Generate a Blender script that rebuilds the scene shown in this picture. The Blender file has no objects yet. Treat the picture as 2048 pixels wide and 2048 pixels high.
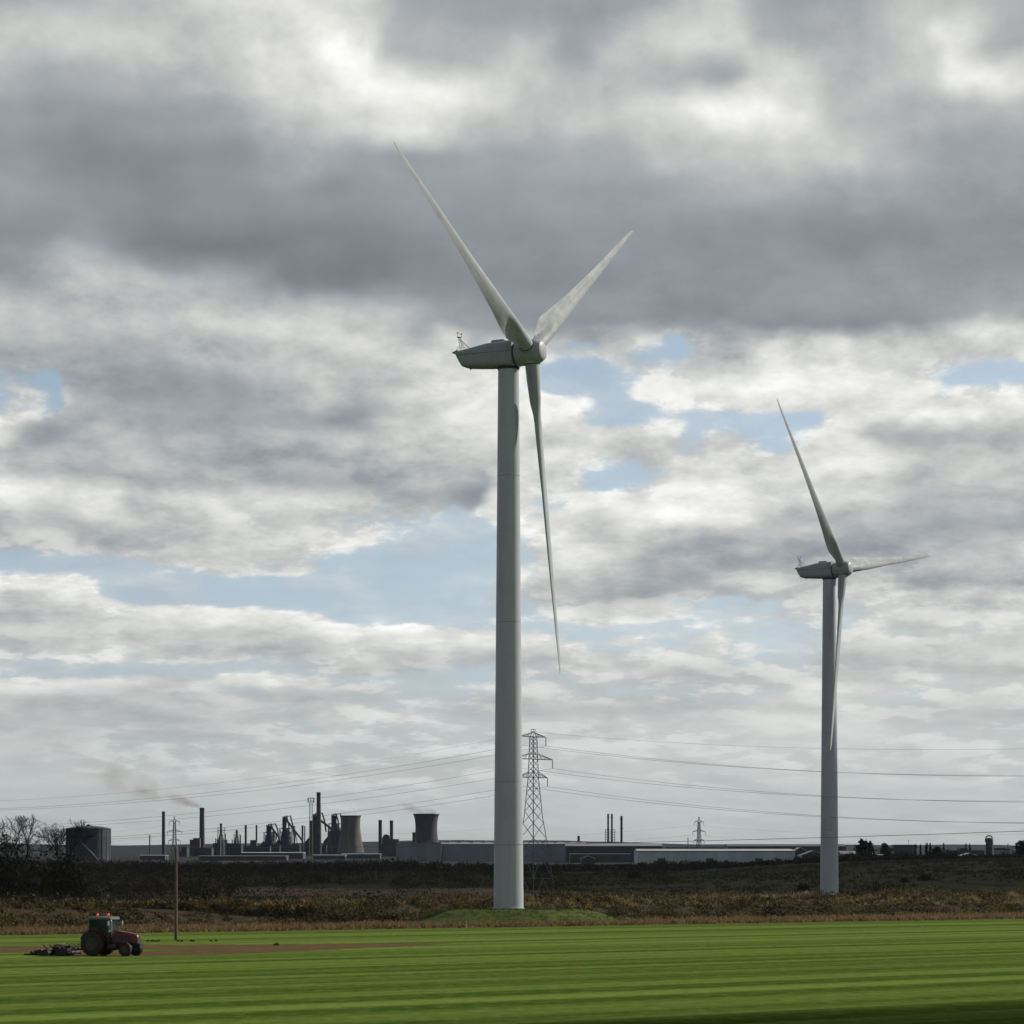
import bpy, math, random
import numpy as np
from mathutils import Vector, Matrix

# ------------------------------------------------------------------ camera, sky, sun
scene = bpy.context.scene
col = scene.collection
R = math.radians
F, XC, YH, CH = 6000.0, 1024.0, 1760.0, 6.08     # focal length in photo pixels, horizon row, eye height

cam_d = bpy.data.cameras.new("camera")
cam_d.sensor_width = 36.0
cam_d.lens = F * 36.0 / 2048.0
cam_d.shift_y = (YH - 1024.0) / 2048.0
cam_d.clip_start, cam_d.clip_end = 1.0, 30000.0
cam = bpy.data.objects.new("camera", cam_d)
cam.location = (0, 0, CH)
cam.rotation_euler = (R(90), 0, 0)
col.objects.link(cam)
scene.camera = cam

SUN_AZ, SUN_EL = R(62), R(33)                     # to the right of the view and beyond it
SUN_DIR = Vector((math.cos(SUN_EL)*math.sin(SUN_AZ), math.cos(SUN_EL)*math.cos(SUN_AZ), math.sin(SUN_EL)))
sun_d = bpy.data.lights.new("sun", 'SUN')
sun_d.energy, sun_d.angle, sun_d.color = 5.0, R(0.55), (1.0, 0.95, 0.86)
sun = bpy.data.objects.new("sun", sun_d)
sun.rotation_euler = SUN_DIR.to_track_quat('Z', 'Y').to_euler()
col.objects.link(sun)

scene.view_settings.view_transform = 'Standard'
scene.view_settings.look = 'None'
scene.view_settings.gamma = 1.0
scene.view_settings.exposure = 0.0
scene.view_settings.use_curve_mapping = False
scene.cycles.max_bounces = 6; scene.cycles.diffuse_bounces = 3; scene.cycles.glossy_bounces = 3
scene.cycles.use_adaptive_sampling = True; scene.cycles.adaptive_threshold = 0.012


class NB:
    """small helper to write node trees"""
    def __init__(self, tree):
        self.t = tree; self.n = tree.nodes; self.l = tree.links
    def put(self, sock, v):
        if isinstance(v, bpy.types.NodeSocket): self.l.new(v, sock)
        elif v is not None: sock.default_value = v
    def math(self, op, a, b=None, c=None, clamp=False):
        n = self.n.new('ShaderNodeMath'); n.operation = op; n.use_clamp = clamp
        for i, v in enumerate((a, b, c)): self.put(n.inputs[i], v)
        return n.outputs[0]
    def add(self, a, b): return self.math('ADD', a, b)
    def sub(self, a, b): return self.math('SUBTRACT', a, b)
    def mul(self, a, b): return self.math('MULTIPLY', a, b)
    def mapr(self, v, a, b, c=0.0, d=1.0, kind='SMOOTHSTEP'):
        n = self.n.new('ShaderNodeMapRange'); n.interpolation_type = kind; n.clamp = True
        for i, x in enumerate((v, a, b, c, d)): self.put(n.inputs[i], x)
        return n.outputs[0]
    def noise(self, vec, scale, detail=4.0, rough=0.55, dist=0.0, color=False):
        n = self.n.new('ShaderNodeTexNoise'); n.noise_dimensions = '3D'
        self.put(n.inputs['Vector'], vec); n.inputs['Scale'].default_value = scale
        n.inputs['Detail'].default_value = detail; n.inputs['Roughness'].default_value = rough
        n.inputs['Distortion'].default_value = dist
        return n.outputs['Color' if color else 'Fac']
    def comb(self, x=0.0, y=0.0, z=0.0):
        n = self.n.new('ShaderNodeCombineXYZ')
        for i, v in enumerate((x, y, z)): self.put(n.inputs[i], v)
        return n.outputs[0]
    def sep(self, v):
        n = self.n.new('ShaderNodeSeparateXYZ'); self.put(n.inputs[0], v)
        return n.outputs
    def mixc(self, f, a, b, mode='MIX'):
        n = self.n.new('ShaderNodeMix'); n.data_type = 'RGBA'; n.blend_type = mode
        self.put(n.inputs['Factor'], f)
        for s, v in ((n.inputs[6], a), (n.inputs[7], b)):
            if isinstance(v, (tuple, list)) and len(v) == 3: v = (*v, 1.0)
            self.put(s, v)
        return n.outputs[2]
    def ramp(self, f, stops, kind='LINEAR'):
        n = self.n.new('ShaderNodeValToRGB'); r = n.color_ramp; r.interpolation = kind
        r.elements[0].position, r.elements[0].color = stops[0][0], (*stops[0][1], 1)
        r.elements[1].position, r.elements[1].color = stops[-1][0], (*stops[-1][1], 1)
        for p, c in stops[1:-1]:
            e = r.elements.new(p); e.color = (*c, 1)
        self.put(n.inputs[0], f)
        return n.outputs[0]


def lin(v):
    v /= 255.0
    return v/12.92 if v <= 0.04045 else ((v+0.055)/1.055)**2.4


# --- sky: Nishita clear sky, broken cloud deck over it (all in angles, azimuth and elevation)
world = bpy.data.worlds.new("World")
scene.world = world
world.use_nodes = True
wt = world.node_tree
wt.nodes.clear()
W = NB(wt)
SKY_STRENGTH = 0.10
sky = wt.nodes.new('ShaderNodeTexSky')
sky.sky_type = 'NISHITA'; sky.sun_disc = False
sky.sun_elevation = SUN_EL; sky.sun_rotation = SUN_AZ
sky.air_density = 1.0; sky.dust_density = 1.2; sky.ozone_density = 1.5
tc = wt.nodes.new('ShaderNodeTexCoord')
dx, dy, dz = W.sep(tc.outputs['Generated'])[:3]
az = W.math('ARCTAN2', dx, dy)
hor = W.math('SQRT', W.add(W.mul(dx, dx), W.mul(dy, dy)))
el = W.math('DIVIDE', dz, W.math('MAXIMUM', hor, 0.02))
# cloud-space coordinates: clouds get smaller and flatter towards the horizon
el_pos = W.math('MAXIMUM', el, 0.0)
yy = W.math('LOGARITHM', W.add(el_pos, 0.055), math.e)
flat = W.math('POWER', W.add(el_pos, 0.055), -0.45)
P = W.comb(W.mul(az, 7.5), W.mul(yy, 2.3), 3.7)
wn = W.sep(W.noise(P, 1.15, 2.0, 0.55, color=True))
wn2 = W.sep(W.noise(P, 4.6, 2.0, 0.6, color=True))
wa = W.add(W.mul(W.sub(wn[0], 0.5), 0.050), W.mul(W.sub(wn2[0], 0.5), 0.020))
we = W.add(W.mul(W.sub(wn[1], 0.5), 0.026), W.mul(W.sub(wn2[1], 0.5), 0.0135))
we = W.mul(we, W.mapr(el_pos, 0.0, 0.14, 0.25, 1.0))
azw = W.add(az, wa); elw = W.add(el, we)
a_half = 1024.0 / F
u = W.math('PINGPONG', W.add(azw, a_half), 2*a_half)           # the deck goes on, mirrored, to either side
u = W.math('DIVIDE', u, 2*a_half)
# tone of the cloud deck: rows of (row, [(column, grey, cover)])
SKY = [
 (0,   "0:165 146:168 292:192 438:206 584:224 730:205:.8 876:165 1024:168 1170:166 1316:176 1450:200 1600:168 1800:186 2048:184"),
 (95,  "0:196 146:201 292:204 438:206 584:222 700:252 780:232:.9 850:172 930:176 1024:196 1110:166 1250:201 1400:206 1490:206 1560:172 1650:176 1800:198 1850:224 1950:172 2048:176"),
 (170, "0:172 146:172 292:176 438:192 584:216 730:236 876:230 960:222 1024:206 1110:190 1200:184 1350:178 1440:164 1540:212 1650:190 1780:196 1860:232 1990:214 2048:190"),
 (240, "0:160 146:156 292:160 438:170 584:195 730:216 850:226 940:188 1024:180 1150:194 1300:206 1440:242 1540:218 1650:180 1800:182 2048:176"),
 (320, "0:150 146:142 292:140 438:150 584:170 640:182 730:166 876:156 1024:156 1170:172 1316:190 1460:192 1640:202 1720:184 1850:166 2048:166"),
 (400, "0:158 146:150 292:142 438:148 584:150 730:150 876:152 1024:150 1300:164 1460:174 1640:168 1850:164 2048:172"),
 (480, "0:144 146:150 292:130 438:126 584:130 730:134 876:140 1024:147 1200:152 1460:146 1640:146 1850:148 2048:152"),
 (560, "0:166 146:186 292:176 438:170 540:150 600:131 730:130 876:140 1024:148 1200:152 1460:152 1700:152 2048:150"),
 (640, "0:182 146:181 292:186 438:190 584:196 730:182 876:152 1024:148 1200:147 1400:146 1600:146 1800:147 2048:168"),
 (695, "0:180 146:171 292:168 438:186 584:192 730:206 876:216 960:208:.8 1080:202:.62 1200:206:.7 1300:200:.35 1420:200:.8 1500:222 1640:216 1850:206 2048:222"),
 (760, "0:176:.55 50:170:.25 130:176:.9 292:160 438:156 584:176 650:206 730:190 876:226 960:226 1060:200:.05 1170:200:.1 1270:226:.85 1316:226 1460:224 1640:225 1800:221:.9 1930:205:.2 2048:200:.1"),
 (815, "0:215:.6 60:190:.3 110:180 146:170 292:166 438:166 584:170 730:158 840:195 900:214 1024:232 1110:220:.5 1170:205:.15 1300:210:.35 1420:210:.1 1580:210:.1 1680:226:.9 1800:238 1950:232 2048:236"),
 (875, "0:221 60:160 146:180 292:178 438:184 584:190 730:194 876:216 1024:226 1170:228 1300:216 1390:212:.5 1500:216:.75 1590:205:.3 1700:208 1800:170 1900:178 2048:186"),
 (940, "0:192 146:186 292:190 438:180 584:168 730:172 876:206 1024:222 1100:216 1200:212:.3 1316:212:.45 1460:232 1600:218 1760:222 1900:190 2048:200"),
 (1000,"0:222 140:206 200:226 260:186 350:200 438:216 584:216 700:206 850:178 940:150 985:220:.85 1100:215:.4 1160:225 1250:216 1350:236 1460:226 1600:216 1760:206 1900:184 2048:180"),
 (1060,"0:180 146:186 292:180 438:200 584:206 700:216 790:216:.5 860:200:.08 980:205:.1 1100:216:.55 1200:195 1316:216 1460:206 1600:196 1760:176 1900:168 2048:166"),
 (1105,"0:192:.6 146:196:.75 292:194:.85 438:200:.85 584:198:.8 700:198:.35 800:200:.08 960:205:.1 1040:214:.6 1170:216 1250:206 1316:184 1460:184 1600:178 1760:180 2048:196"),
 (1150,"0:205:.15 146:200:.05 292:200:.05 584:200:.03 800:205:.05 960:210:.2 1040:222:.6 1150:216 1200:198 1316:180 1460:174 1600:192 1700:202 1850:190 2048:202"),
 (1195,"0:236 100:228:.9 200:215:.3 300:205:.12 584:200:.04 800:205:.15 930:210:.35 1024:202:.6 1200:184 1316:166 1460:180 1560:206 1640:212 1800:226 2048:212"),
 (1222,"0:200 146:228 292:230 438:216:.7 560:210:.2 700:205:.06 900:210:.2 1024:205:.4 1200:195:.6 1316:185:.6 1460:195:.5 1600:210:.9 1760:214 1900:210 2048:208"),
 (1252,"0:184 146:196 292:212 438:226 560:224:.75 700:214:.3 820:210:.25 900:206:.4 1024:205:.35 1120:205:.12 1316:205:.1 1460:205:.3 1600:206:.85 1760:206 1900:202:.8 2048:204"),
 (1285,"0:200:.9 146:206:.9 292:200 438:204 584:214:.9 730:218:.8 850:222:.9 1024:218:.8 1170:214:.6 1316:206:.4 1460:202:.5 1640:198:.9 1850:192 2048:198"),
 (1315,"0:206:.6 146:212:.7 292:196:.7 438:196 584:196 730:204:.7 850:204 1024:206 1170:208:.8 1316:204:.6 1460:200:.6 1640:192 1850:190 2048:198:.8"),
 (1350,"0:210:.4 146:202:.25 292:205:.2 438:205:.2 600:192:.5 800:190:.7 1000:196:.7 1170:198:.6 1316:200:.8 1460:200:.9 1640:208 1850:200:.6 2048:204:.5"),
 (1380,"0:222 146:210:.9 292:214 438:232 530:232 610:214:.7 680:200:.4 800:200:.5 1000:200:.5 1200:196:.6 1400:204:.8 1580:220 1680:216:.9 1800:200:.4 2048:200:.6"),
 (1415,"0:192 146:192 292:190 438:196 584:192 680:196:.7 800:198:.6 1000:192:.8 1200:190 1400:196 1580:206 1760:198:.6 2048:198:.8"),
 (1450,"0:186 146:188 292:184 438:190:.9 584:194:.7 730:200:.6 1000:200:.7 1200:200:.8 1400:204:.9 1640:210 1760:204:.7 2048:200:.7"),
 (1520,"0:194:.8 300:196:.7 600:200:.7 1000:202:.7 1400:204:.8 2048:204:.8"),
 (1600,"0:189 300:190 600:194 1000:195 1400:195 2048:196"),
 (1700,"0:178 500:180 1000:184 1500:186 2048:186"),
]
tone = None
elpx = W.sub(YH, W.mul(elw, F))
for i, (y, s) in enumerate(SKY):
    stops = []
    for tok in s.split():
        q = tok.split(':')
        stops.append((float(q[0])/2048.0, (lin(float(q[1])), float(q[2]) if len(q) > 2 else 1.0, 0.0)))
    c = W.ramp(u, stops, 'EASE')
    tone = c if tone is None else W.mixc(W.mapr(elpx, float(SKY[i-1][0]), float(y)), tone, c)
ts = wt.nodes.new('ShaderNodeSeparateColor'); W.put(ts.inputs[0], tone)
g_tone, g_cov = ts.outputs[0], ts.outputs[1]
# overhead the same grey deck goes on
big = W.noise(P, 0.9, 3.0, 0.55)
up = W.mapr(el, 0.30, 0.42)
g_tone = W.add(W.mul(g_tone, W.sub(1.0, up)), W.mul(W.mapr(big, 0.3, 0.72, 0.15, 0.36, 'LINEAR'), up))
g_cov = W.math('MAXIMUM', g_cov, up)
# billows: fractal structure, drawn out sideways; tops catch the light, bases stay grey
P2 = W.comb(W.mul(az, 6.6), W.mul(yy, 2.6), 8.1)
f1 = W.noise(P2, 5.0, 8.0, 0.61)
def shifted(v, P=P):
    n = wt.nodes.new('ShaderNodeVectorMath'); n.operation = 'ADD'
    W.put(n.inputs[0], P); n.inputs[1].default_value = v
    return n.outputs[0]
f2 = W.noise(shifted((0.03, 0.075, 0.02), P2), 5.0, 8.0, 0.61)
f3 = W.noise(P, 1.9, 3.0, 0.5)
f5 = W.noise(shifted((0.05, 0.17, 0.03)), 1.9, 3.0, 0.5)
f4 = W.noise(P2, 12.0, 4.0, 0.62)
mid = W.mapr(el_pos, 0.245, 0.185, 0.50, 1.0)                  # the high deck is smooth, the cumulus below it billowy
low = W.mapr(el_pos, 0.02, 0.10, 0.22, 1.0)
soft = W.mul(W.mul(mid, low), W.mapr(g_tone, 0.25, 0.50, 0.35, 1.0))
relief = W.add(W.mul(W.sub(f1, f2), 1.15), W.mul(W.sub(f3, f5), 0.85))
mod = W.add(1.0, W.add(W.mul(relief, soft), W.mul(W.add(W.mul(W.sub(f3, 0.5), 0.30), W.mul(W.mul(W.sub(f4, 0.5), 0.28), W.mapr(g_tone, 0.3, 0.6, 0.15, 1.0))), low)))
g = W.mul(g_tone, mod)
cn = W.add(W.mul(W.sub(f1, 0.5), 1.25), W.add(W.mul(W.sub(f3, 0.5), 1.0), W.mul(W.sub(f4, 0.5), 0.45)))
cn = W.mul(W.mul(cn, W.mapr(el_pos, 0.02, 0.07, 0.55, 1.0)), W.mapr(el_pos, 0.19, 0.13, 1.0, 1.35))
cv = W.add(W.mul(g_cov, W.mapr(el_pos, 0.10, 0.17, 1.05, 1.27)), W.mul(cn, W.mapr(g_cov, 0.0, 0.3, 0.55, 1.0)))
cov = W.mapr(cv, 0.27, 0.80)
veil = W.mapr(W.add(W.mul(f1, 0.6), W.mul(wn[2], 0.5)), 0.42, 0.70, 0.06, 0.50)
cov = W.math('MAXIMUM', cov, veil)
rim = W.mul(W.mul(W.mapr(cv, 0.35, 0.65), W.mapr(cv, 1.15, 0.7)), W.mul(mid, W.mapr(W.sub(f1, f2), -0.02, 0.08)))
g = W.mul(g, W.add(1.0, W.mul(rim, 0.16)))
lowhaze = W.mapr(el, 0.040, 0.008)
cov = W.math('MAXIMUM', cov, lowhaze)
tint = W.ramp(g, [(0.0, (0.88, 0.99, 1.14)), (0.30, (0.925, 0.995, 1.085)), (0.52, (0.975, 1.0, 0.985)), (0.80, (1.0, 1.0, 0.955)), (1.0, (1.0, 1.0, 0.985))])
tint = W.mixc(W.mapr(el, 0.075, 0.0), tint, (0.955, 1.012, 0.995))
# clouds turned away from the sun scatter less light back than those lit from behind
sdot = W.add(W.add(W.mul(dx, SUN_DIR.x), W.mul(dy, SUN_DIR.y)), W.mul(dz, SUN_DIR.z))
gs = W.mul(W.mul(g, W.mapr(sdot, 0.2, -0.7, 1.0, 0.66)), 1.0/SKY_STRENGTH)
cloud = W.mixc(1.0, tint, W.comb(gs, gs, gs), 'MULTIPLY')
clear = W.mixc(1.0, sky.outputs[0], W.ramp(el_pos, [(0.0, (0.92, 0.97, 1.12)), (0.05, (0.97, 1.02, 1.27)), (0.10, (1.10, 1.11, 1.22)), (0.15, (1.13, 1.11, 1.12)), (0.2, (1.13, 1.09, 1.03)), (1.0, (0.9, 0.9, 0.95))]), 'MULTIPLY')
bgc = W.mixc(cov, clear, cloud)
bg = wt.nodes.new('ShaderNodeBackground')
W.put(bg.inputs[0], bgc); bg.inputs[1].default_value = SKY_STRENGTH
wo = wt.nodes.new('ShaderNodeOutputWorld')
wt.links.new(bg.outputs[0], wo.inputs[0])
try:
    world.cycles.sampling_method = 'MANUAL'; world.cycles.sample_map_resolution = 512
except Exception: pass

# ------------------------------------------------------------------ helpers
rng = np.random.default_rng(7)
rnd = random.Random(11)

def at(x, y, D):
    return Vector(((x-XC)/F*D, D, CH + (YH-y)/F*D))

def tag(o, label=None, cat=None, group=None, kind=None):
    if label: o['label'] = label
    if cat: o['category'] = cat
    if group: o['group'] = group
    if kind: o['kind'] = kind
    return o

def empty(name, loc, rz=0.0, label=None, cat=None, group=None):
    o = bpy.data.objects.new(name, None)
    o.location = loc; o.rotation_euler = (0, 0, rz)
    o.empty_display_size = 0.5
    col.objects.link(o)
    return tag(o, label, cat, group)

def copy_tree(o, parent=None):
    c = o.copy(); col.objects.link(c); c.parent = parent
    for ch in list(o.children): copy_tree(ch, c)
    return c

class MB:
    """collects shapes; build() links them as one mesh object"""
    def __init__(self): self.v = []; self.f = []
    def quad(self, pts):
        n = len(self.v); self.v += [tuple(p) for p in pts]; self.f.append(tuple(range(n, n+len(pts)))); return self
    def hull(self, bottom, top):
        """prism between two equal rings"""
        n = len(self.v); k = len(bottom)
        self.v += [tuple(p) for p in bottom] + [tuple(p) for p in top]
        for i in range(k):
            j = (i+1) % k
            self.f.append((n+i, n+j, n+k+j, n+k+i))
        self.f.append(tuple(n+i for i in reversed(range(k)))); self.f.append(tuple(n+k+i for i in range(k)))
        return self
    def box(self, x0, x1, y0, y1, z0, z1):
        return self.hull([(x0, y0, z0), (x1, y0, z0), (x1, y1, z0), (x0, y1, z0)],
                         [(x0, y0, z1), (x1, y0, z1), (x1, y1, z1), (x0, y1, z1)])
    def tube(self, a, b, r0, r1=None, n=8, caps=True):
        a = Vector(a); b = Vector(b); r1 = r0 if r1 is None else r1
        d = (b-a).normalized()
        s = d.cross(Vector((0, 0, 1)));
        if s.length < 1e-4: s = Vector((1, 0, 0))
        s.normalize(); t = d.cross(s)
        k = len(self.v)
        for c, r in ((a, r0), (b, r1)):
            for i in range(n):
                w = 2*math.pi*(i+.5)/n
                self.v.append(tuple(c + s*(r*math.cos(w)) + t*(r*math.sin(w))))
        for i in range(n):
            j = (i+1) % n; self.f.append((k+i, k+j, k+n+j, k+n+i))
        if caps:
            self.f.append(tuple(k+i for i in reversed(range(n)))); self.f.append(tuple(k+n+i for i in range(n)))
        return self
    def path(self, pts, r, n=4):
        pts = [Vector(p) for p in pts]; k = len(self.v)
        for i, p in enumerate(pts):
            d = (pts[min(i+1, len(pts)-1)] - pts[max(i-1, 0)]).normalized()
            s = d.cross(Vector((0, 0, 1)));
            if s.length < 1e-4: s = Vector((1, 0, 0))
            s.normalize(); t = d.cross(s)
            for q in range(n):
                w = 2*math.pi*(q+.5)/n
                self.v.append(tuple(p + s*(r*math.cos(w)) + t*(r*math.sin(w))))
        for i in range(len(pts)-1):
            for q in range(n):
                j = (q+1) % n
                self.f.append((k+i*n+q, k+i*n+j, k+(i+1)*n+j, k+(i+1)*n+q))
        return self
    def lathe(self, prof, n=32, origin=(0, 0, 0), axis='Z', closed=False):
        """prof: (radius, height) pairs"""
        k = len(self.v); ox, oy, oz = origin
        for r, h in prof:
            for i in range(n):
                w = 2*math.pi*i/n; c, s = r*math.cos(w), r*math.sin(w)
                p = (c, s, h) if axis == 'Z' else ((h, c, s) if axis == 'X' else (s, h, c))
                self.v.append((p[0]+ox, p[1]+oy, p[2]+oz))
        m = len(prof)
        for a in range(m-1 if not closed else m):
            b = (a+1) % m
            for i in range(n):
                j = (i+1) % n
                self.f.append((k+a*n+i, k+a*n+j, k+b*n+j, k+b*n+i))
        if not closed:
            if prof[0][0] > 1e-6: self.f.append(tuple(k+i for i in reversed(range(n))))
            if prof[-1][0] > 1e-6: self.f.append(tuple(k+(m-1)*n+i for i in range(n)))
        return self
    def loft(self, rings, caps=True):
        k = len(self.v); n = len(rings[0])
        for r in rings: self.v += [tuple(p) for p in r]
        for a in range(len(rings)-1):
            for i in range(n):
                j = (i+1) % n
                self.f.append((k+a*n+i, k+a*n+j, k+(a+1)*n+j, k+(a+1)*n+i))
        if caps:
            self.f.append(tuple(k+i for i in reversed(range(n)))); self.f.append(tuple(k+(len(rings)-1)*n+i for i in range(n)))
        return self
    def build(self, name, material, parent=None, smooth=None, **tg):
        me = bpy.data.meshes.new(name)
        me.from_pydata(self.v, [], self.f)
        if smooth:
            me.polygons.foreach_set('use_smooth', [True]*len(me.polygons))
            try: me.set_sharp_from_angle(angle=R(smooth))
            except Exception: pass
        me.update()
        o = bpy.data.objects.new(name, me)
        if material: me.materials.append(material)
        col.objects.link(o)
        if parent: o.parent = parent
        return tag(o, **tg)

def fast_mesh(name, V, Fq, material, smooth=False):
    """numpy verts (n,3) and quads/tris (m,k)"""
    me = bpy.data.meshes.new(name)
    V = np.asarray(V, np.float32); Fq = np.asarray(Fq, np.int32); k = Fq.shape[1]
    me.vertices.add(len(V)); me.vertices.foreach_set('co', V.ravel())
    me.loops.add(Fq.size); me.loops.foreach_set('vertex_index', Fq.ravel())
    me.polygons.add(len(Fq)); me.polygons.foreach_set('loop_start', np.arange(0, Fq.size, k, dtype=np.int32))
    me.update(calc_edges=True); me.validate()
    if smooth: me.polygons.foreach_set('use_smooth', [True]*len(me.polygons))
    if material: me.materials.append(material)
    o = bpy.data.objects.new(name, me); col.objects.link(o)
    return o

def material(name):
    m = bpy.data.materials.new(name); m.use_nodes = True
    nb = NB(m.node_tree); b = m.node_tree.nodes['Principled BSDF']
    return m, nb, b

def mat(name, c1, c2=None, scale=1.0, rough=0.7, metal=0.0, detail=5.0, bump=0.0, bscale=None, stretch=(1, 1, 1), spec=None, coord='Object', contrast=(0.35, 0.65)):
    """two-tone weathered surface"""
    m, nb, b = material(name)
    b.inputs['Roughness'].default_value = rough; b.inputs['Metallic'].default_value = metal
    if spec is not None: b.inputs['Specular IOR Level'].default_value = spec
    if c2 is None: c2 = tuple(x*0.8 for x in c1)
    t = m.node_tree.nodes.new('ShaderNodeTexCoord')
    v = t.outputs['Object']
    if coord == 'World':
        gnode = m.node_tree.nodes.new('ShaderNodeNewGeometry'); v = gnode.outputs['Position']
    mp = m.node_tree.nodes.new('ShaderNodeMapping'); nb.put(mp.inputs[0], v); mp.inputs['Scale'].default_value = stretch
    n1 = nb.noise(mp.outputs[0], scale, detail, 0.6)
    nb.put(b.inputs['Base Color'], nb.mixc(nb.mapr(n1, *contrast), c1, c2))
    if bump:
        bp = m.node_tree.nodes.new('ShaderNodeBump'); bp.inputs['Strength'].default_value = bump
        nb.put(bp.inputs['Height'], nb.noise(mp.outputs[0], bscale or scale*6, 4, 0.6)); nb.put(b.inputs['Normal'], bp.outputs[0])
    return m

def smoothstep(a, b, x):
    t = np.clip((np.asarray(x, float)-a)/(b-a), 0, 1); return t*t*(3-2*t)

# cheap value noise for terrain and plants
_perm = rng.random((256, 256))
def vnoise(x, y):
    x = np.asarray(x, float); y = np.asarray(y, float)
    xi = np.floor(x).astype(int); yi = np.floor(y).astype(int); fx = x-xi; fy = y-yi
    fx = fx*fx*(3-2*fx); fy = fy*fy*(3-2*fy)
    g = lambda a, b: _perm[a % 256, b % 256]
    return (g(xi, yi)*(1-fx)+g(xi+1, yi)*fx)*(1-fy) + (g(xi, yi+1)*(1-fx)+g(xi+1, yi+1)*fx)*fy
def fbm(x, y, o=4):
    s = 0; a = .5; t = 0
    for i in range(o): s = s+a*vnoise(x*2**i+17*i, y*2**i+5*i); t += a; a *= .5
    return s/t

EDGE0, EDGE_S = 386.0, 1.03                       # far edge of the turf: Y = EDGE0 + EDGE_S * X
def edge_y(X): return EDGE0 + EDGE_S*np.asarray(X, float)

T1 = at(1013, 0, 418.9); T1.z = 0
def mound_z(X, Y):
    X = np.asarray(X, float); Y = np.asarray(Y, float)
    ex = (X-T1.x-1.3); ey = (Y-T1.y)
    d = np.sqrt(ex**2 + (ey*0.95)**2)
    t = np.clip((16.8-d-1.2*(fbm(X*.25, Y*.25)-.5))/7.2, 0, 1)
    return 2.0*(.65*t+.35*t*t*(3-2*t))

def gz(X, Y):
    X = np.asarray(X, float); Y = np.asarray(Y, float)
    z = np.interp(Y, [0, 720, 900, 1150, 1500, 2000, 3000, 4000, 5000, 6500, 8000, 12000], [0, 0, 2.5, 7, 11, 16, 27, 39, 50, 86, 90, 90])
    z = z + 7.0*smoothstep(15, 210, X)*smoothstep(740, 960, Y)*(1-smoothstep(1250, 1900, Y))
    z = z + smoothstep(720, 1000, Y)*(fbm(X*.012, Y*.006)-.5)*3.0
    z = z + smoothstep(4500, 6500, Y)*(fbm(X*.0022+3, Y*.0004)-.5)*22
    return z
def gz1(X, Y): return float(gz(X, Y))

# ------------------------------------------------------------------ ground materials
def make_field_material():
    m, nb, b = material('mown_turf')
    b.inputs['Roughness'].default_value = 0.95; b.inputs['Specular IOR Level'].default_value = 0.0
    gn = m.node_tree.nodes.new('ShaderNodeNewGeometry'); pos = gn.outputs['Position']
    x, y, z = nb.sep(pos)[:3]
    k = 1/math.hypot(1, EDGE_S)
    s = nb.mul(nb.sub(y, nb.mul(x, EDGE_S)), k)                  # metres across the mowing lanes
    t = nb.mul(nb.add(x, nb.mul(y, EDGE_S)), k)                  # metres along them
    wob = nb.mul(nb.sub(nb.noise(nb.comb(nb.mul(t, .012), nb.mul(s, .02), 0.0), 1.0, 2), .5), 1.6)
    s2 = nb.add(s, wob)
    lane = nb.noise(nb.comb(nb.mul(s2, 0.095), nb.mul(t, 0.0016), 1.3), 1.0, 1.0, .5)
    lane2 = nb.noise(nb.comb(nb.mul(s2, 0.42), nb.mul(t, 0.003), 7.9), 1.0, 3.0, .7)
    wide = nb.noise(nb.comb(nb.mul(s2, 0.030), nb.mul(t, 0.004), 4.2), 1.0, 2.0, .5)
    wave = nb.math('SINE', nb.mul(s2, 2*math.pi/9.6))
    def band(w, seed):
        q = nb.math('DIVIDE', s2, w); c0 = nb.math('FLOOR', q); fr = nb.math('FRACT', q)
        r = []
        for o in (0.0, 1.0):
            n = m.node_tree.nodes.new('ShaderNodeTexWhiteNoise'); n.noise_dimensions = '1D'
            nb.put(n.inputs['W'], nb.add(c0, o+seed)); r.append(n.outputs['Value'])
        e = nb.mapr(fr, .86, 1.0)
        return nb.add(nb.mul(r[0], nb.sub(1.0, e)), nb.mul(r[1], e))
    f = nb.add(nb.add(nb.mul(lane, 0.55), nb.mul(lane2, 0.28)), nb.add(nb.mul(wave, 0.06), nb.mul(wide, 0.30)))
    f = nb.add(f, nb.add(nb.mul(nb.sub(band(4.8, 3.0), .5), .28), nb.mul(nb.sub(band(1.6, 91.0), .5), .28)))
    f = nb.add(f, .20)
    f = nb.mapr(f, 0.50, 1.02, 0.0, 1.0, 'SMOOTHSTEP')
    patch = nb.noise(pos, 0.12, 5, .6); fine = nb.noise(pos, 2.2, 5, .7)
    c = nb.mixc(f, (0.044, 0.078, 0.012), (0.138, 0.192, 0.045))
    c = nb.mixc(nb.mapr(patch, .45, .72, 0, .35), c, (0.115, 0.140, 0.024))
    c = nb.mixc(nb.mapr(fine, .3, .75, 0, .6), c, nb.mixc(0.5, c, (0.03, 0.05, 0.008)))
    grain = nb.noise(nb.comb(nb.mul(x, 1.0), nb.mul(y, .35), 0.0), 1.1, 6, .75)
    c = nb.mixc(nb.mapr(grain, .42, .70, 0, .55), c, nb.mixc(1.0, c, (.55, .62, .5), 'MULTIPLY'))
    c = nb.mixc(nb.mapr(grain, .50, .30, 0, .35), c, (0.150, 0.185, 0.055))
    nb.put(b.inputs['Base Color'], c)
    bp = m.node_tree.nodes.new('ShaderNodeBump'); bp.inputs['Strength'].default_value = 0.35; bp.inputs['Distance'].default_value = 0.05
    nb.put(bp.inputs['Height'], nb.noise(pos, 4.0, 4, .7)); nb.put(b.inputs['Normal'], bp.outputs[0])
    return m

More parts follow.
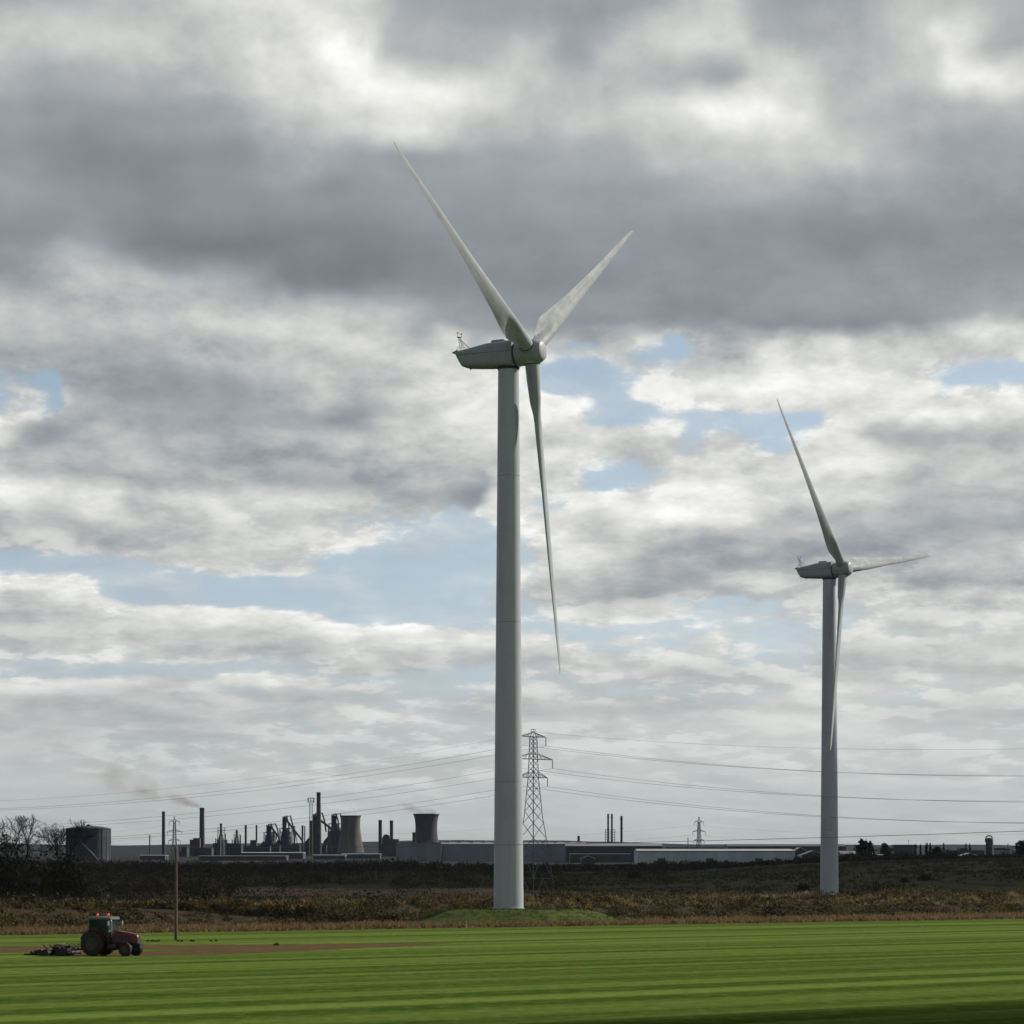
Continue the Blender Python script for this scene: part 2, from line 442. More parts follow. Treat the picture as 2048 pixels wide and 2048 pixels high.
def make_land_material():
    m, nb, b = material('rough_land')
    b.inputs['Roughness'].default_value = 0.95; b.inputs['Specular IOR Level'].default_value = 0.05
    gn = m.node_tree.nodes.new('ShaderNodeNewGeometry'); pos = gn.outputs['Position']
    x, y, z = nb.sep(pos)[:3]
    big = nb.noise(nb.comb(nb.mul(x, .010), nb.mul(y, .0045), 0.0), 1.0, 5, .6)
    mid = nb.noise(nb.comb(nb.mul(x, .05), nb.mul(y, .018), 2.0), 1.0, 6, .65)
    fine = nb.noise(pos, .6, 4, .7)
    c = nb.mixc(nb.mapr(big, .38, .62), (0.050, 0.040, 0.022), (0.028, 0.034, 0.014))
    meadow = nb.mul(nb.mul(nb.mapr(nb.add(y, nb.mul(nb.sub(big, .5), 260)), 800, 845), nb.mapr(nb.add(y, nb.mul(nb.sub(big, .5), 260)), 985, 930)), nb.mapr(x, 20, -8))
    meadow = nb.mul(meadow, nb.mapr(x, -118, -78))
    c = nb.mixc(nb.mul(meadow, .9), c, (0.200, 0.135, 0.080))
    hill = nb.mul(nb.mapr(x, 0, 40), nb.mapr(y, 1150, 1000))
    hn = nb.noise(nb.comb(nb.mul(x, .035), nb.mul(y, .03), 5.0), 1.0, 6, .7)
    c = nb.mixc(nb.mul(hill, nb.mapr(mid, .35, .6, .6, 1.0)), c, nb.ramp(hn, [(.30, (0.030, 0.031, 0.014)), (.48, (0.078, 0.070, 0.032)), (.58, (0.058, 0.062, 0.024)), (.72, (0.120, 0.096, 0.052))]))
    c = nb.mixc(nb.mapr(mid, .5, .68, 0, .75), c, (0.018, 0.018, 0.010))
    c = nb.mixc(nb.mapr(fine, .4, .8, 0, .4), c, (0.075, 0.056, 0.035))
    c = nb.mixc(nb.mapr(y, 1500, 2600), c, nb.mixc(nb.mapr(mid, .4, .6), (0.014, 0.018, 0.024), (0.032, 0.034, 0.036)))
    nb.put(b.inputs['Base Color'], c)
    bp = m.node_tree.nodes.new('ShaderNodeBump'); bp.inputs['Strength'].default_value = 0.7; bp.inputs['Distance'].default_value = 0.6
    nb.put(bp.inputs['Height'], nb.noise(pos, .45, 5, .7)); nb.put(b.inputs['Normal'], bp.outputs[0])
    return m

def foliage_mat(name, cols, scale=0.35, rough=0.85, trans=0.0):
    m, nb, b = material(name)
    b.inputs['Roughness'].default_value = rough; b.inputs['Specular IOR Level'].default_value = 0.08
    gn = m.node_tree.nodes.new('ShaderNodeNewGeometry'); pos = gn.outputs['Position']
    n = nb.noise(pos, scale, 4, .65)
    st = [(0.30 + 0.40*i/(len(cols)-1), c) for i, c in enumerate(cols)]
    c = nb.ramp(n, st)
    n2 = nb.noise(pos, scale*7, 3, .7)
    c = nb.mixc(nb.mapr(n2, .3, .75, 0, .45), c, nb.mixc(1.0, c, (.45, .45, .42), 'MULTIPLY'))
    nb.put(b.inputs['Base Color'], c)
    if trans:
        tr = m.node_tree.nodes.new('ShaderNodeBsdfTranslucent'); nb.put(tr.inputs[0], c)
        mx = m.node_tree.nodes.new('ShaderNodeMixShader'); mx.inputs[0].default_value = trans
        out = m.node_tree.nodes['Material Output']
        nb.l.new(b.outputs[0], mx.inputs[1]); nb.l.new(tr.outputs[0], mx.inputs[2]); nb.l.new(mx.outputs[0], out.inputs[0])
    return m

M = {}
M['turf'] = make_field_material()
M['land'] = make_land_material()
M['mound'] = mat('mound_grass', (0.066, 0.084, 0.016), (0.042, 0.060, 0.011), 0.4, 0.9, bump=0.9, bscale=2.5, spec=0.1, coord='World')
M['soil'] = mat('bare_soil', (0.105, 0.066, 0.022), (0.060, 0.038, 0.014), 0.5, 0.95, bump=0.8, bscale=3, spec=0.05, coord='World')
M['verge'] = mat('dry_verge', (0.150, 0.105, 0.058), (0.070, 0.060, 0.026), 0.25, 0.95, bump=0.8, bscale=2, spec=0.05, coord='World')
M['bankearth'] = mat('bank_earth', (0.050, 0.036, 0.020), (0.022, 0.020, 0.010), 0.35, 0.95, bump=0.9, bscale=1.5, spec=0.05, coord='World')
M['bramble'] = foliage_mat('bramble', [(0.030, 0.028, 0.012), (0.075, 0.064, 0.026), (0.036, 0.035, 0.014), (0.150, 0.108, 0.056), (0.062, 0.060, 0.022), (0.185, 0.130, 0.070)], 0.22, trans=.25)
M['crest'] = foliage_mat('crest_backlit_straw', [(0.150, 0.105, 0.050), (0.260, 0.185, 0.095), (0.190, 0.150, 0.065), (0.300, 0.215, 0.120)], 0.15, trans=.5)  # straw-gold tones put the backlit rim of the bank into the colour
M['drygrass'] = foliage_mat('dry_grass', [(0.080, 0.060, 0.026), (0.190, 0.125, 0.070), (0.140, 0.110, 0.048), (0.270, 0.190, 0.115)], 0.18, trans=.5)
M['scrub'] = foliage_mat('winter_scrub', [(0.022, 0.019, 0.014), (0.065, 0.050, 0.034), (0.030, 0.030, 0.014), (0.105, 0.076, 0.050)], 0.045)
M['wood'] = foliage_mat('bare_woodland', [(0.022, 0.019, 0.020), (0.062, 0.048, 0.044), (0.030, 0.030, 0.020), (0.078, 0.060, 0.052)], 0.03)
M['shrub'] = foliage_mat('shrub', [(0.018, 0.020, 0.008), (0.042, 0.038, 0.016), (0.030, 0.032, 0.012)], 0.5)
M['conifer'] = foliage_mat('conifer', [(0.010, 0.014, 0.008), (0.022, 0.026, 0.014)], 0.4)
M['bark'] = mat('bark', (0.045, 0.038, 0.030), (0.022, 0.018, 0.015), 2.0, 0.9, spec=.05)
M['moundgrass'] = foliage_mat('mound_tufts', [(0.042, 0.064, 0.011), (0.062, 0.085, 0.016), (0.088, 0.092, 0.024)], 0.25, trans=.2)
M['hillgrass'] = foliage_mat('hill_tussocks', [(0.040, 0.038, 0.018), (0.085, 0.074, 0.036), (0.060, 0.064, 0.024), (0.120, 0.094, 0.052)], 0.04)
M['tuft'] = foliage_mat('grass_tuft', [(0.060, 0.085, 0.016), (0.095, 0.105, 0.030)], 1.0, trans=.3)

# ------------------------------------------------------------------ ground
def grid_sheet(name, xs_of_y, ys, zfun, material, nx):
    V = []; nyv = len(ys)
    for y in ys:
        x0, x1 = xs_of_y(y); xs = np.linspace(x0, x1, nx)
        V.append(np.stack([xs, np.full(nx, y), zfun(xs, np.full(nx, y))], 1))
    V = np.concatenate(V)
    i = np.arange(nyv-1)[:, None]*nx + np.arange(nx-1)[None]
    Fq = np.stack([i, i+1, i+nx+1, i+nx], -1).reshape(-1, 4)
    return fast_mesh(name, V, Fq, material, True)

ys = np.concatenate([np.array([-3000, -800, -200, 0, 60]), np.linspace(100, 700, 61), np.geomspace(712, 12000, 150)])
land = grid_sheet('ground', lambda y: (-0.9*max(y, 0)-900, 0.9*max(y, 0)+900), ys, lambda x, y: gz(x, y)-0.02, M['land'], 241)
tag(land, kind='structure')

# turf field: near side of the edge line, one sheet a little above the ground
def field_sheet():
    m = MB(); nx = 60
    xs = np.linspace(-330, 330, nx)
    for i in range(nx-1):
        a, b = xs[i], xs[i+1]
        ya = float(edge_y(a)) + 3*(vnoise(a*.15, 3)-.5); yb = float(edge_y(b)) + 3*(vnoise(b*.15, 3)-.5)
        m.quad([(a, min(20, ya-5), 0.004), (b, min(20, yb-5), 0.004), (b, yb, 0.004), (a, ya, 0.004)])
    return m.build('turf_field', M['turf'], kind='structure')
field_sheet()

def soil_patch(name, top, bottom, z):
    """strip between two edges given as (x, y) rows of the photograph, ragged on the ground"""
    m = MB(); N = 70
    tx, ty = zip(*top); bx, by = zip(*bottom)
    def g(x, y):
        D = F*CH/(y-YH); return ((x-XC)/F*D, D)
    xs = np.linspace(tx[0], tx[-1], N)
    pts = []
    for i, x in enumerate(xs):
        yt = np.interp(x, tx, ty); yb = np.interp(x, bx, by)
        w = min(1.0, (yb-yt)/3)
        yt += (vnoise(x*.05, 1.5)-.5)*1.6*w; yb += (vnoise(x*.06, 7.5)-.5)*1.8*w
        pts.append((g(x, yt), g(x, max(yb, yt+.05))))
    for i in range(N-1):
        (t0, b0), (t1, b1) = pts[i], pts[i+1]
        m.quad([(*b0, z), (*b1, z), (*t1, z), (*t0, z)])
    return m.build(name, M['soil'], kind='structure')
soil_patch('bare_soil_strip', [(-60, 1892), (150, 1891), (290, 1890), (600, 1888), (900, 1886.5)], [(-60, 1905), (130, 1905), (290, 1900), (600, 1902), (760, 1895), (900, 1887.5)], 0.008)
soil_patch('bare_soil_strip', [(120, 1906), (290, 1903.5), (450, 1900), (680, 1897)], [(120, 1911), (290, 1913), (450, 1909), (680, 1899)], 0.009)
soil_patch('bare_soil_strip', [(-60, 1862), (300, 1857), (700, 1853)], [(-60, 1866), (300, 1862), (700, 1856)], 0.010)

# rough verge between turf and bank
def verge_sheet():
    m = MB(); nx = 80; xs = np.linspace(-330, 330, nx)
    e = lambda a: float(edge_y(a)) + 3*(vnoise(a*.15, 3)-.5)
    for i in range(nx-1):
        a, b = xs[i], xs[i+1]
        m.quad([(a, e(a)-.6, 0.012), (b, e(b)-.6, 0.012), (b, e(b)+56, 0.012), (a, e(a)+56, 0.012)])
    return m.build('verge', M['verge'], kind='structure')
verge_sheet()

# mound under the near turbine
def mound():
    n = 110; xs = np.linspace(T1.x-18, T1.x+21, n); ys_ = np.linspace(T1.y-19, T1.y+19, n)
    X, Y = np.meshgrid(xs, ys_); Z = mound_z(X, Y)
    Z = Z + (fbm(X*.8, Y*.8)-.5)*.2*np.clip(Z*2, 0, 1) - 0.03 + .03*np.clip(Z*20, 0, 1)
    V = np.stack([X.ravel(), Y.ravel(), Z.ravel()], 1)
    i = np.arange(n-1)[:, None]*n + np.arange(n-1)[None]
    Fq = np.stack([i, i+1, i+n+1, i+n], -1).reshape(-1, 4)
    o = fast_mesh('grass_mound', V, Fq, M['mound'], True)
    tag(o, kind='structure'); return o
mound()

# embankment
BANK0, BANKW, BANKH = 50.0, 26.0, 2.7
def bank_z(X, Y):
    q = Y - edge_y(X)
    h = BANKH + 0.5*(fbm(np.asarray(X)*.05, q*.02)-.5) + 0.004*np.asarray(X, float)
    return h*smoothstep(BANK0-8, BANK0+9, q)*(1-smoothstep(BANK0+BANKW-9, BANK0+BANKW+6, q))
def bank():
    nx, nq = 200, 16
    xs = np.linspace(-150, 200, nx); qs = np.linspace(BANK0-9, BANK0+BANKW+7, nq)
    X, Q = np.meshgrid(xs, qs); Y = edge_y(X) + Q
    Z = bank_z(X, Y)
    V = np.stack([X.ravel(), Y.ravel(), Z.ravel()], 1)
    i = np.arange(nq-1)[:, None]*nx + np.arange(nx-1)[None]
    Fq = np.stack([i, i+1, i+nx+1, i+nx], -1).reshape(-1, 4)
    o = fast_mesh('embankment', V, Fq, M['bankearth'], True); tag(o, kind='structure')
bank()

# ------------------------------------------------------------------ plants as many small leaf and twig cards
def cards(centers, radii, heights, per, size, mtl, name, up=0.35, twig=0.0, hemi=True, parent=None, shell=0.45):
    """centers (n,3); domes of radius radii, height heights, with 'per' cards each"""
    C = np.asarray(centers, float); n = len(C)
    per = np.broadcast_to(np.asarray(per), (n,)).astype(int)
    idx = np.repeat(np.arange(n), per); m = len(idx)
    d = rng.normal(size=(m, 3)); d[:, 2] = np.abs(d[:, 2]) if hemi else d[:, 2]
    d /= np.linalg.norm(d, axis=1)[:, None]
    rr = rng.random(m)**shell
    rad = np.asarray(radii)[idx]; hh = np.asarray(heights)[idx]
    lump = 0.72+0.55*vnoise(d[:, 0]*2.3+idx*1.7, d[:, 1]*2.3+d[:, 2]*2+idx*.9)
    p = C[idx] + np.stack([d[:, 0]*rad*rr*lump, d[:, 1]*rad*rr*lump, d[:, 2]*hh*rr*lump], 1)
    a = rng.normal(size=(m, 3)); a[:, 2] += up*2; a /= np.linalg.norm(a, axis=1)[:, None]
    b = np.cross(a, rng.normal(size=(m, 3))); b /= np.linalg.norm(b, axis=1)[:, None]+1e-9
    sz = size*(0.5+rng.random(m)); sz = sz[:, None]
    asp = np.where(rng.random(m) < twig, 0.12, 0.55)[:, None]
    e = a*sz*np.where(asp < .2, 1.6, 1.0); w = b*sz*asp
    tip = p+e
    V = np.stack([p-w, p+w, tip+w*.35, tip-w*.35], 1).reshape(-1, 3)
    Fq = np.arange(len(V)).reshape(-1, 4)
    o = fast_mesh(name, V, Fq, mtl)
    if parent: o.parent = parent
    return o

def bank_plants():
    n = 2300
    X = rng.uniform(-140, 175, n); q = BANK0 + rng.uniform(-9, BANKW-8, n)
    Y = edge_y(X)+q; Z = bank_z(X, Y)
    s = 0.50+1.9*rng.random(n)**2*(.15+1.2*vnoise(X*.14, q*.2))
    o = cards(np.stack([X, Y, Z-.1], 1), s*1.25, s*0.95, (70*s).astype(int)+14, 0.22, M['bramble'], 'bank_brambles', .4, .3, shell=.22)
    tag(o, 'tangle of brown brambles and dead bracken covering the long embankment', 'brambles', kind='stuff')
bank_plants()
def backlit_crest_grass():  # dry grass added so the bank top shows a golden backlit edge
    n = 4200
    X = rng.uniform(-140, 175, n); q = BANK0 + rng.uniform(1, BANKW-7, n)
    keep = rng.random(n) < np.interp(X, [-60, -10, 10], [.18, .4, .9])*np.clip(3.2*vnoise(X*.13+3, q*.15)-1.1, .04, 1)
    X, q = X[keep], q[keep]; Y = edge_y(X)+q
    o = cards(np.stack([X, Y, bank_z(X, Y)+.15], 1), .5+.6*vnoise(X*.3, q*.2), .20+.85*vnoise(X*.22, q*.25)**1.5, 16, .30, M['crest'], 'backlit_crest_grass', 1.3, .7)
    tag(o, 'dead grass tinted gold as the backlit rim along the embankment top', 'grass', kind='stuff')
backlit_crest_grass()

def verge_grass():
    n = 9000
    X = rng.uniform(-140, 170, n); q = rng.uniform(0.3, 46, n)**1.0
    q = np.where(rng.random(n) < .35, rng.uniform(0.2, 6, n), q)
    Y = edge_y(X)+q+3*(vnoise(X*.15, 3)-.5)
    keep = mound_z(X, Y) < .05
    X, Y = X[keep], Y[keep]
    hgt = (.30+.55*vnoise(X*.12, Y*.12))*np.where(X < -20, .7, 1.0)
    o = cards(np.stack([X, Y, np.zeros(len(X))], 1), np.full(len(X), .75), hgt*.6, 9, .30, M['drygrass'], 'dry_grass', 1.2, .75)
    tag(o, 'strip of dry straw-coloured grass between the turf and the embankment', 'grass', kind='stuff')
verge_grass()

def scrub_masses():
    # low dark scrub on the slope behind the bank
    n = 4200
    Y = rng.uniform(600, 1300, n); X = rng.uniform(-.24, .2, n)*Y
    dens = fbm(X*.02+4, Y*.009+2)
    left = smoothstep(60, -60, X)
    px = XC+F*X/Y
    in_meadow = (Y > 790) & (Y < 985) & (px > 470) & (px < 1000)
    keep = (dens + .30*left + .22*smoothstep(1000, 1120, Y)*(px < 1250) > .60) & ~(in_meadow & (rng.random(n) > .06))
    keep &= ~((px > 1120) & (dens < .62))
    X, Y, dens = X[keep], Y[keep], dens[keep]
    s = 1.1+1.9*rng.random(len(X))*(.5+dens)
    s = s*(1+.25*smoothstep(1000, 1200, Y))
    o = cards(np.stack([X, Y, gz(X, Y)-.3], 1), s*1.5, s*1.25, 55, .42, M['scrub'], 'scrub', .5, .6)
    tag(o, 'dark mass of leafless scrub on the slope behind the embankment', 'scrub', kind='stuff')
    # woodland belt before the works
    n = 2600
    Y = rng.uniform(1350, 1950, n); X = rng.uniform(-.22, .2, n)*Y; px = XC+F*X/Y
    dens = fbm(X*.012+9, Y*.004+1)
    top = np.interp(px, [-50, 100, 300, 640, 780, 900, 1000, 1150, 1250, 1330, 1420, 1480, 1560, 1700, 2100], [1.35, 1.1, .95, .95, 1.15, .8, .65, .5, .45, .8, .8, .45, .5, .5, .4])
    keep = dens*1.0 + .25*rng.random(n) > .50
    X, Y, top, dens = X[keep], Y[keep], top[keep], dens[keep]
    s = (1.6+3.4*rng.random(len(X))*(.35+1.1*fbm(X*.03, Y*.01)))*top*np.interp(Y, [1350, 1950], [1.0, .8])
    o = cards(np.stack([X, Y, gz(X, Y)-.5], 1), s*1.2, s*1.25, 80, .75, M['wood'], 'bare_woodland', .9, .7)
    tag(o, 'long dark belt of leafless woodland below the steelworks', 'woodland', kind='stuff')
scrub_masses()
def far_hedges():
    n = 420
    px = rng.uniform(1590, 2080, n); Y = rng.uniform(1450, 1600, n); X = (px-XC)/F*Y
    s = (1.9+1.7*rng.random(n))*(.62+.75*vnoise(px*.05, 2))
    o = cards(np.stack([X, Y, gz(X, Y)-.5], 1), s*1.1, s*1.3, 80, .7, M['wood'], 'far_hedges', .8, .6)
    tag(o, 'low continuous line of far hedges and trees along the right skyline', 'hedge', kind='stuff')
far_hedges()
def hill_grass():
    n = 3600
    Y = rng.uniform(760, 1250, n); X = rng.uniform(.0, .2, n)*Y
    keep = fbm(X*.03, Y*.02) + .35*rng.random(n) > .62
    X, Y = X[keep], Y[keep]; s = .5+.6*rng.random(len(X))
    o = cards(np.stack([X, Y, gz(X, Y)-.1], 1), s*2.4, s*.5, 14, .5, M['hillgrass'], 'hill_grass', 1.0, .5)
    tag(o, 'rough tussocky grass over the right-hand hillside', 'grass', kind='stuff')
hill_grass()
def mound_grass():
    n = 3000
    X = rng.uniform(T1.x-17, T1.x+19, n); Y = rng.uniform(T1.y-17.5, T1.y+12, n); Z = mound_z(X, Y)
    keep = (Z > .06) & (np.hypot(X-T1.x, Y-T1.y) > 2.6)
    X, Y, Z = X[keep], Y[keep], Z[keep]
    o = cards(np.stack([X, Y, Z-.05], 1), np.full(len(X), .4), .06+.10*vnoise(X*.6, Y*.6), 9, .10, M['moundgrass'], 'mound_grass', 1.3, .6)
    tag(o, 'rough tufted green grass covering the turbine mound', 'grass', kind='stuff')
mound_grass()
# ------------------------------------------------------------------ wind turbines
def paint(name, c, streak=0.10, rough=0.42, spec=0.3):
    """pale grey gel coat with faint rain streaks and grime"""
    m, nb, b = material(name)
    t = m.node_tree.nodes.new('ShaderNodeTexCoord')
    mp = m.node_tree.nodes.new('ShaderNodeMapping'); nb.put(mp.inputs[0], t.outputs['Object']); mp.inputs['Scale'].default_value = (1.6, 1.6, 0.07)
    n1 = nb.noise(mp.outputs[0], 1.0, 6, .65); n2 = nb.noise(t.outputs['Object'], .35, 5, .6)
    f = nb.add(nb.mapr(n1, .45, .8, 0, streak), nb.mapr(n2, .45, .8, 0, streak*.8))
    nb.put(b.inputs['Base Color'], nb.mixc(f, c, tuple(x*.55 for x in c)))
    nb.put(b.inputs['Roughness'], nb.mapr(n2, .3, .7, rough-.06, rough+.1))
    b.inputs['Specular IOR Level'].default_value = spec
    return m
M['tower'] = paint('tower_paint', (0.395, 0.415, 0.45), .3, .42)
M['blade'] = paint('blade_gelcoat', (0.345, 0.365, 0.375), .7, .62, .08)
M['nacelle'] = paint('nacelle_shell', (0.30, 0.33, 0.345), .45, .45)
M['darkseam'] = mat('dark_seal', (0.03, 0.03, 0.03), rough=.7)
M['galv'] = mat('galvanised_steel', (0.22, 0.23, 0.23), (0.14, 0.145, 0.15), 3, .5, .6)

def airfoil(r, chord, dia, thick, twist, blend):
    """ring in local XY (leading edge +X, upwind -Y). blend 0 = round root with thin trailing plate, 1 = aerofoil"""
    n = 14; ring = []
    le = min(dia*.5, chord*.5) if blend < .5 else 0.30*chord
    le = float(np.interp(r, [0, 6, 12, 20, 32, 45], [1.0, .99, .92, .66, .42, .05]))
    def half(x):
        t = x/chord
        af = 5*thick*(.2969*math.sqrt(max(t, 0)) - .1260*t - .3516*t*t + .2843*t**3 - .1036*t**4)
        if x < dia:
            c = math.sqrt(max(dia*dia*.25-(x-dia*.5)**2, 0))
            tail = .06 if x > dia*.5 else 0
            c = max(c, tail*(chord > dia*1.02))
        else:
            c = .06*(1-(x-dia)/max(chord-dia, .01))+.012
        return (1-blend)*c + blend*max(af, .010)
    ts = [0.5*(1-math.cos(math.pi*i/n)) for i in range(n+1)]
    top = [(le-t*chord, -half(t*chord)) for t in ts]
    bot = [(le-t*chord, half(t*chord)*(1-.25*blend)) for t in ts]
    pts = top + bot[-2:0:-1]
    c, s = math.cos(-twist), math.sin(-twist)
    return [(x*c-y*s, x*s+y*c, r) for x, y in pts]

def blade_mesh():
    rings = []
    L = 45.0
    for r in [1.55, 2.0, 2.6, 3.4, 4.2, 5.0, 5.8, 6.6, 7.4, 8.2, 9.0, 10, 11.5, 13, 15, 17, 20, 23, 26, 29, 32, 35, 38, 40.5, 42.5, 43.8, 44.6, 45.0]:
        chord = np.interp(r, [1.5, 2.2, 4.6, 6.4, 7.6, 9.5, 15, 22, 30, 38, 42.5, 44.3, 45.0], [2.0, 2.02, 2.75, 3.38, 3.40, 3.22, 2.60, 1.98, 1.45, 1.0, .70, .45, .12])
        dia = np.interp(r, [1.5, 4, 9, 45], [2.0, 1.9, 1.35, .3])
        bl = float(smoothstep(6.6, 9.6, r))
        th = np.interp(r, [4, 10, 20, 45], [1.5, 1.05, .50, .05])/1.0
        tw = R(np.interp(r, [2, 9, 15, 25, 45], [16, 13, 8, 3.0, -1.0])) + PITCH
        rings.append(airfoil(r, chord, dia, th, tw, bl))
    return MB().loft(rings)
PITCH = R(1.0)

def rounded(x, zt, zb, hw, n=28, p=4.5):
    cz, hz = (zt+zb)/2, (zt-zb)/2
    out = []
    for i in range(n):
        w = 2*math.pi*i/n; c, s = math.cos(w), math.sin(w)
        out.append((x, hw*math.copysign(abs(c)**(2/p), c), cz+hz*math.copysign(abs(s)**(2/p), s)))
    return out

def turbine(hub_px, D, yaw, th, tilt, cone, tower_x, base_z, label, proto=None):
    yaw, th, tilt, cone = R(yaw), R(th), R(tilt), R(cone)
    H = at(*hub_px, D)
    a_h = Vector((math.cos(yaw), -math.sin(yaw), 0))
    top = H - a_h*3.5
    root = empty('wind_turbine', (top.x, top.y, base_z), 0, label, 'wind turbine', 'wind turbines on the flat land')
    loc = lambda w: Vector(w) - root.location
    hub_z = H.z - base_z
    th_top = hub_z - 1.95
    r0, r1 = 2.10, 1.46
    cuts = [0, .235, .53, .80, 1.0]
    for i in range(4):
        za, zb = cuts[i]*th_top + (.012 if i else 0), cuts[i+1]*th_top - .012
        ra, rb = r0+(r1-r0)*cuts[i], r0+(r1-r0)*cuts[i+1]
        prof = [(ra-.02, za), (ra, za+.02)] + [(ra+(rb-ra)*k/6, za+.02+(zb-za-.04)*k/6) for k in range(1, 6)] + [(rb, zb-.02), (rb-.02, zb)]
        MB().lathe(prof, 64).build('tower_section', M['tower'], root, smooth=40)
    MB().lathe([(r0+.16, 0), (r0+.16, .22), (r0+.01, .25)], 64).build('base_flange', M['tower'], root, smooth=40)
    b = MB(); b.box(-.5, .5, -.06, .06, 0, 2.1); dr = b.build('access_door', M['nacelle'], root); dr.location = (r0*.94, .55, .5); dr.rotation_euler = (0, 0, R(105))
    MB().lathe([(r1+.06, th_top-.25), (r1+.10, th_top-.1), (r1+.10, th_top+.12)], 48).build('yaw_ring', M['darkseam'], root, smooth=40)
    # nacelle
    nac = empty('nacelle_shell', (0, 0, hub_z), -yaw)
    secs = [(-7.75, .74, .30, 1.30), (-7.55, .80, .02, 1.46), (-7.1, .90, -.85, 1.58), (-6.75, .96, -1.38, 1.62), (-6.4, 1.02, -1.50, 1.65), (-4.6, 1.33, -1.66, 1.72), (-2.95, 1.62, -1.78, 1.75), (-1.0, 1.73, -1.86, 1.75), (0.6, 1.80, -1.90, 1.72), (1.22, 1.80, -1.90, 1.70)]
    bpy.data.objects.remove(nac)
    nac = MB().loft([rounded(*s) for s in secs]).build('nacelle', M['nacelle'], root, smooth=38)
    nac.location = (0, 0, hub_z); nac.rotation_euler = (0, 0, -yaw)
    lip = MB(); lip.hull([(-8.25, -1.15, .58), (-7.3, -1.45, .74), (-7.3, 1.45, .74), (-8.25, 1.15, .58)], [(-8.25, -1.15, .72), (-7.3, -1.45, .97), (-7.3, 1.45, .97), (-8.25, 1.15, .72)])
    lip.build('roof_lip', M['nacelle'], nac)
    h = MB(); h.hull([(-2.4, -.8, 1.55), (.1, -.8, 1.6), (.1, .8, 1.6), (-2.4, .8, 1.55)], [(-2.3, -.7, 2.03), (-.5, -.7, 2.06), (-.5, .7, 2.06), (-2.3, .7, 2.03)])
    h.build('roof_hatch', M['nacelle'], nac)
    s = MB()
    for sy in (-1, 1): s.box(-7.4, 1.2, sy*1.752-.008, sy*1.752+.008, .17, .21)
    s.build('shell_seam', M['darkseam'], nac)
    MB().tube((-5.9, 0, -1.72), (-5.9, 0, -1.5), .12, n=12).build('drain_pipe', M['darkseam'], nac)
    mast = MB()
    for sy in (-.28, .28):
        mast.tube((-7.35, sy, .85), (-7.75, sy, 2.95), .035, n=6); mast.tube((-6.75, sy, 1.0), (-7.62, sy, 2.75), .032, n=6)
        mast.tube((-5.9, sy, 1.12), (-7.55, sy, 2.6), .026, n=6); mast.tube((-8.0, sy, .7), (-7.9, sy, 1.55), .028, n=6); mast.tube((-7.9, sy, 1.55), (-7.5, sy, 1.6), .028, n=6)
    for k in range(5):
        t = k/4; z = 1.15+1.4*t
        mast.tube((-7.42-.3*t, -.28, z), (-7.42-.3*t, .28, z), .026, n=6); mast.tube((-7.42-.3*t, .28, z), (-6.9-.6*t, .28, z+.05), .024, n=6)
    mast.box(-7.95, -7.45, -.35, .35, 2.92, 2.99)
    mast = mast.build('weather_mast', M['galv'], nac)
    for vx, vy, vz in ((-7.85, -.25, 3.55), (-7.5, .2, 3.45)):
        v = MB(); v.tube((vx, vy, 2.99), (vx, vy, vz), .03, n=6); v.tube((vx-.13, vy, vz), (vx+.13, vy, vz), .065, n=6)
        v.build('wind_sensor', M['darkseam'], mast)
    # rotor
    a = Vector((math.cos(yaw)*math.cos(tilt), -math.sin(yaw)*math.cos(tilt), math.sin(tilt)))
    rr = Vector((math.sin(yaw), math.cos(yaw), 0)); uu = rr.cross(a)
    if uu.z < 0: uu = -uu
    hm = Matrix((a, rr, a.cross(rr))).transposed().to_4x4()
    hm.translation = loc(H)
    prof = [(1.52, -2.02), (1.72, -1.98), (1.74, -1.2), (1.74, .80), (1.66, 1.10), (1.36, 1.68), (1.30, 1.78), (1.22, 1.84), (.8, 1.93), (.4, 1.97), (0.0, 1.98)]
    hub = MB().lathe(prof, 48, axis='X').build('hub', M['nacelle'], root, smooth=26); hub.matrix_local = hm
    MB().lathe([(1.55, -2.14), (1.55, -2.0)], 48, axis='X').build('rotor_gap_seal', M['darkseam'], hub, smooth=40)
    bm = None
    for k in range(3):
        t = th + k*2*math.pi/3
        d0 = math.cos(t)*uu + math.sin(t)*rr
        d = (math.cos(cone)*d0 + math.sin(cone)*a).normalized()
        X = d.cross(a).normalized(); Y = d.cross(X)
        mm = Matrix((X, Y, d)).transposed().to_4x4(); mm.translation = loc(H)
        if turbine.blade is None:
            o = blade_mesh().build('blade', M['blade'], root, smooth=38); turbine.blade = o.data
        else:
            o = bpy.data.objects.new('blade', turbine.blade); col.objects.link(o); o.parent = root
        o.matrix_local = mm
        c = MB().lathe([(1.16, 1.15), (1.16, 1.62), (1.10, 1.66)], 40).build('blade_collar', M['nacelle'], o, smooth=40)
        g = MB().lathe([(1.09, 1.66), (1.09, 1.74), (1.0, 1.75)], 40).build('blade_bearing_seal', M['darkseam'], o, smooth=40)
    return root
turbine.blade = None
turbine((1062.2, 704.6), 418.92, 25.61, -62.79, 3.42, .92, 0, 1.96, 'tallest and nearest grey three-bladed wind turbine, its base on the round grass mound')
turbine((1686.5, 1138.3), 676.6, 32.98, -38.67, 5.24, 1.54, 0, 0.0, 'farther wind turbine at the right, its foot hidden behind the brambly embankment')

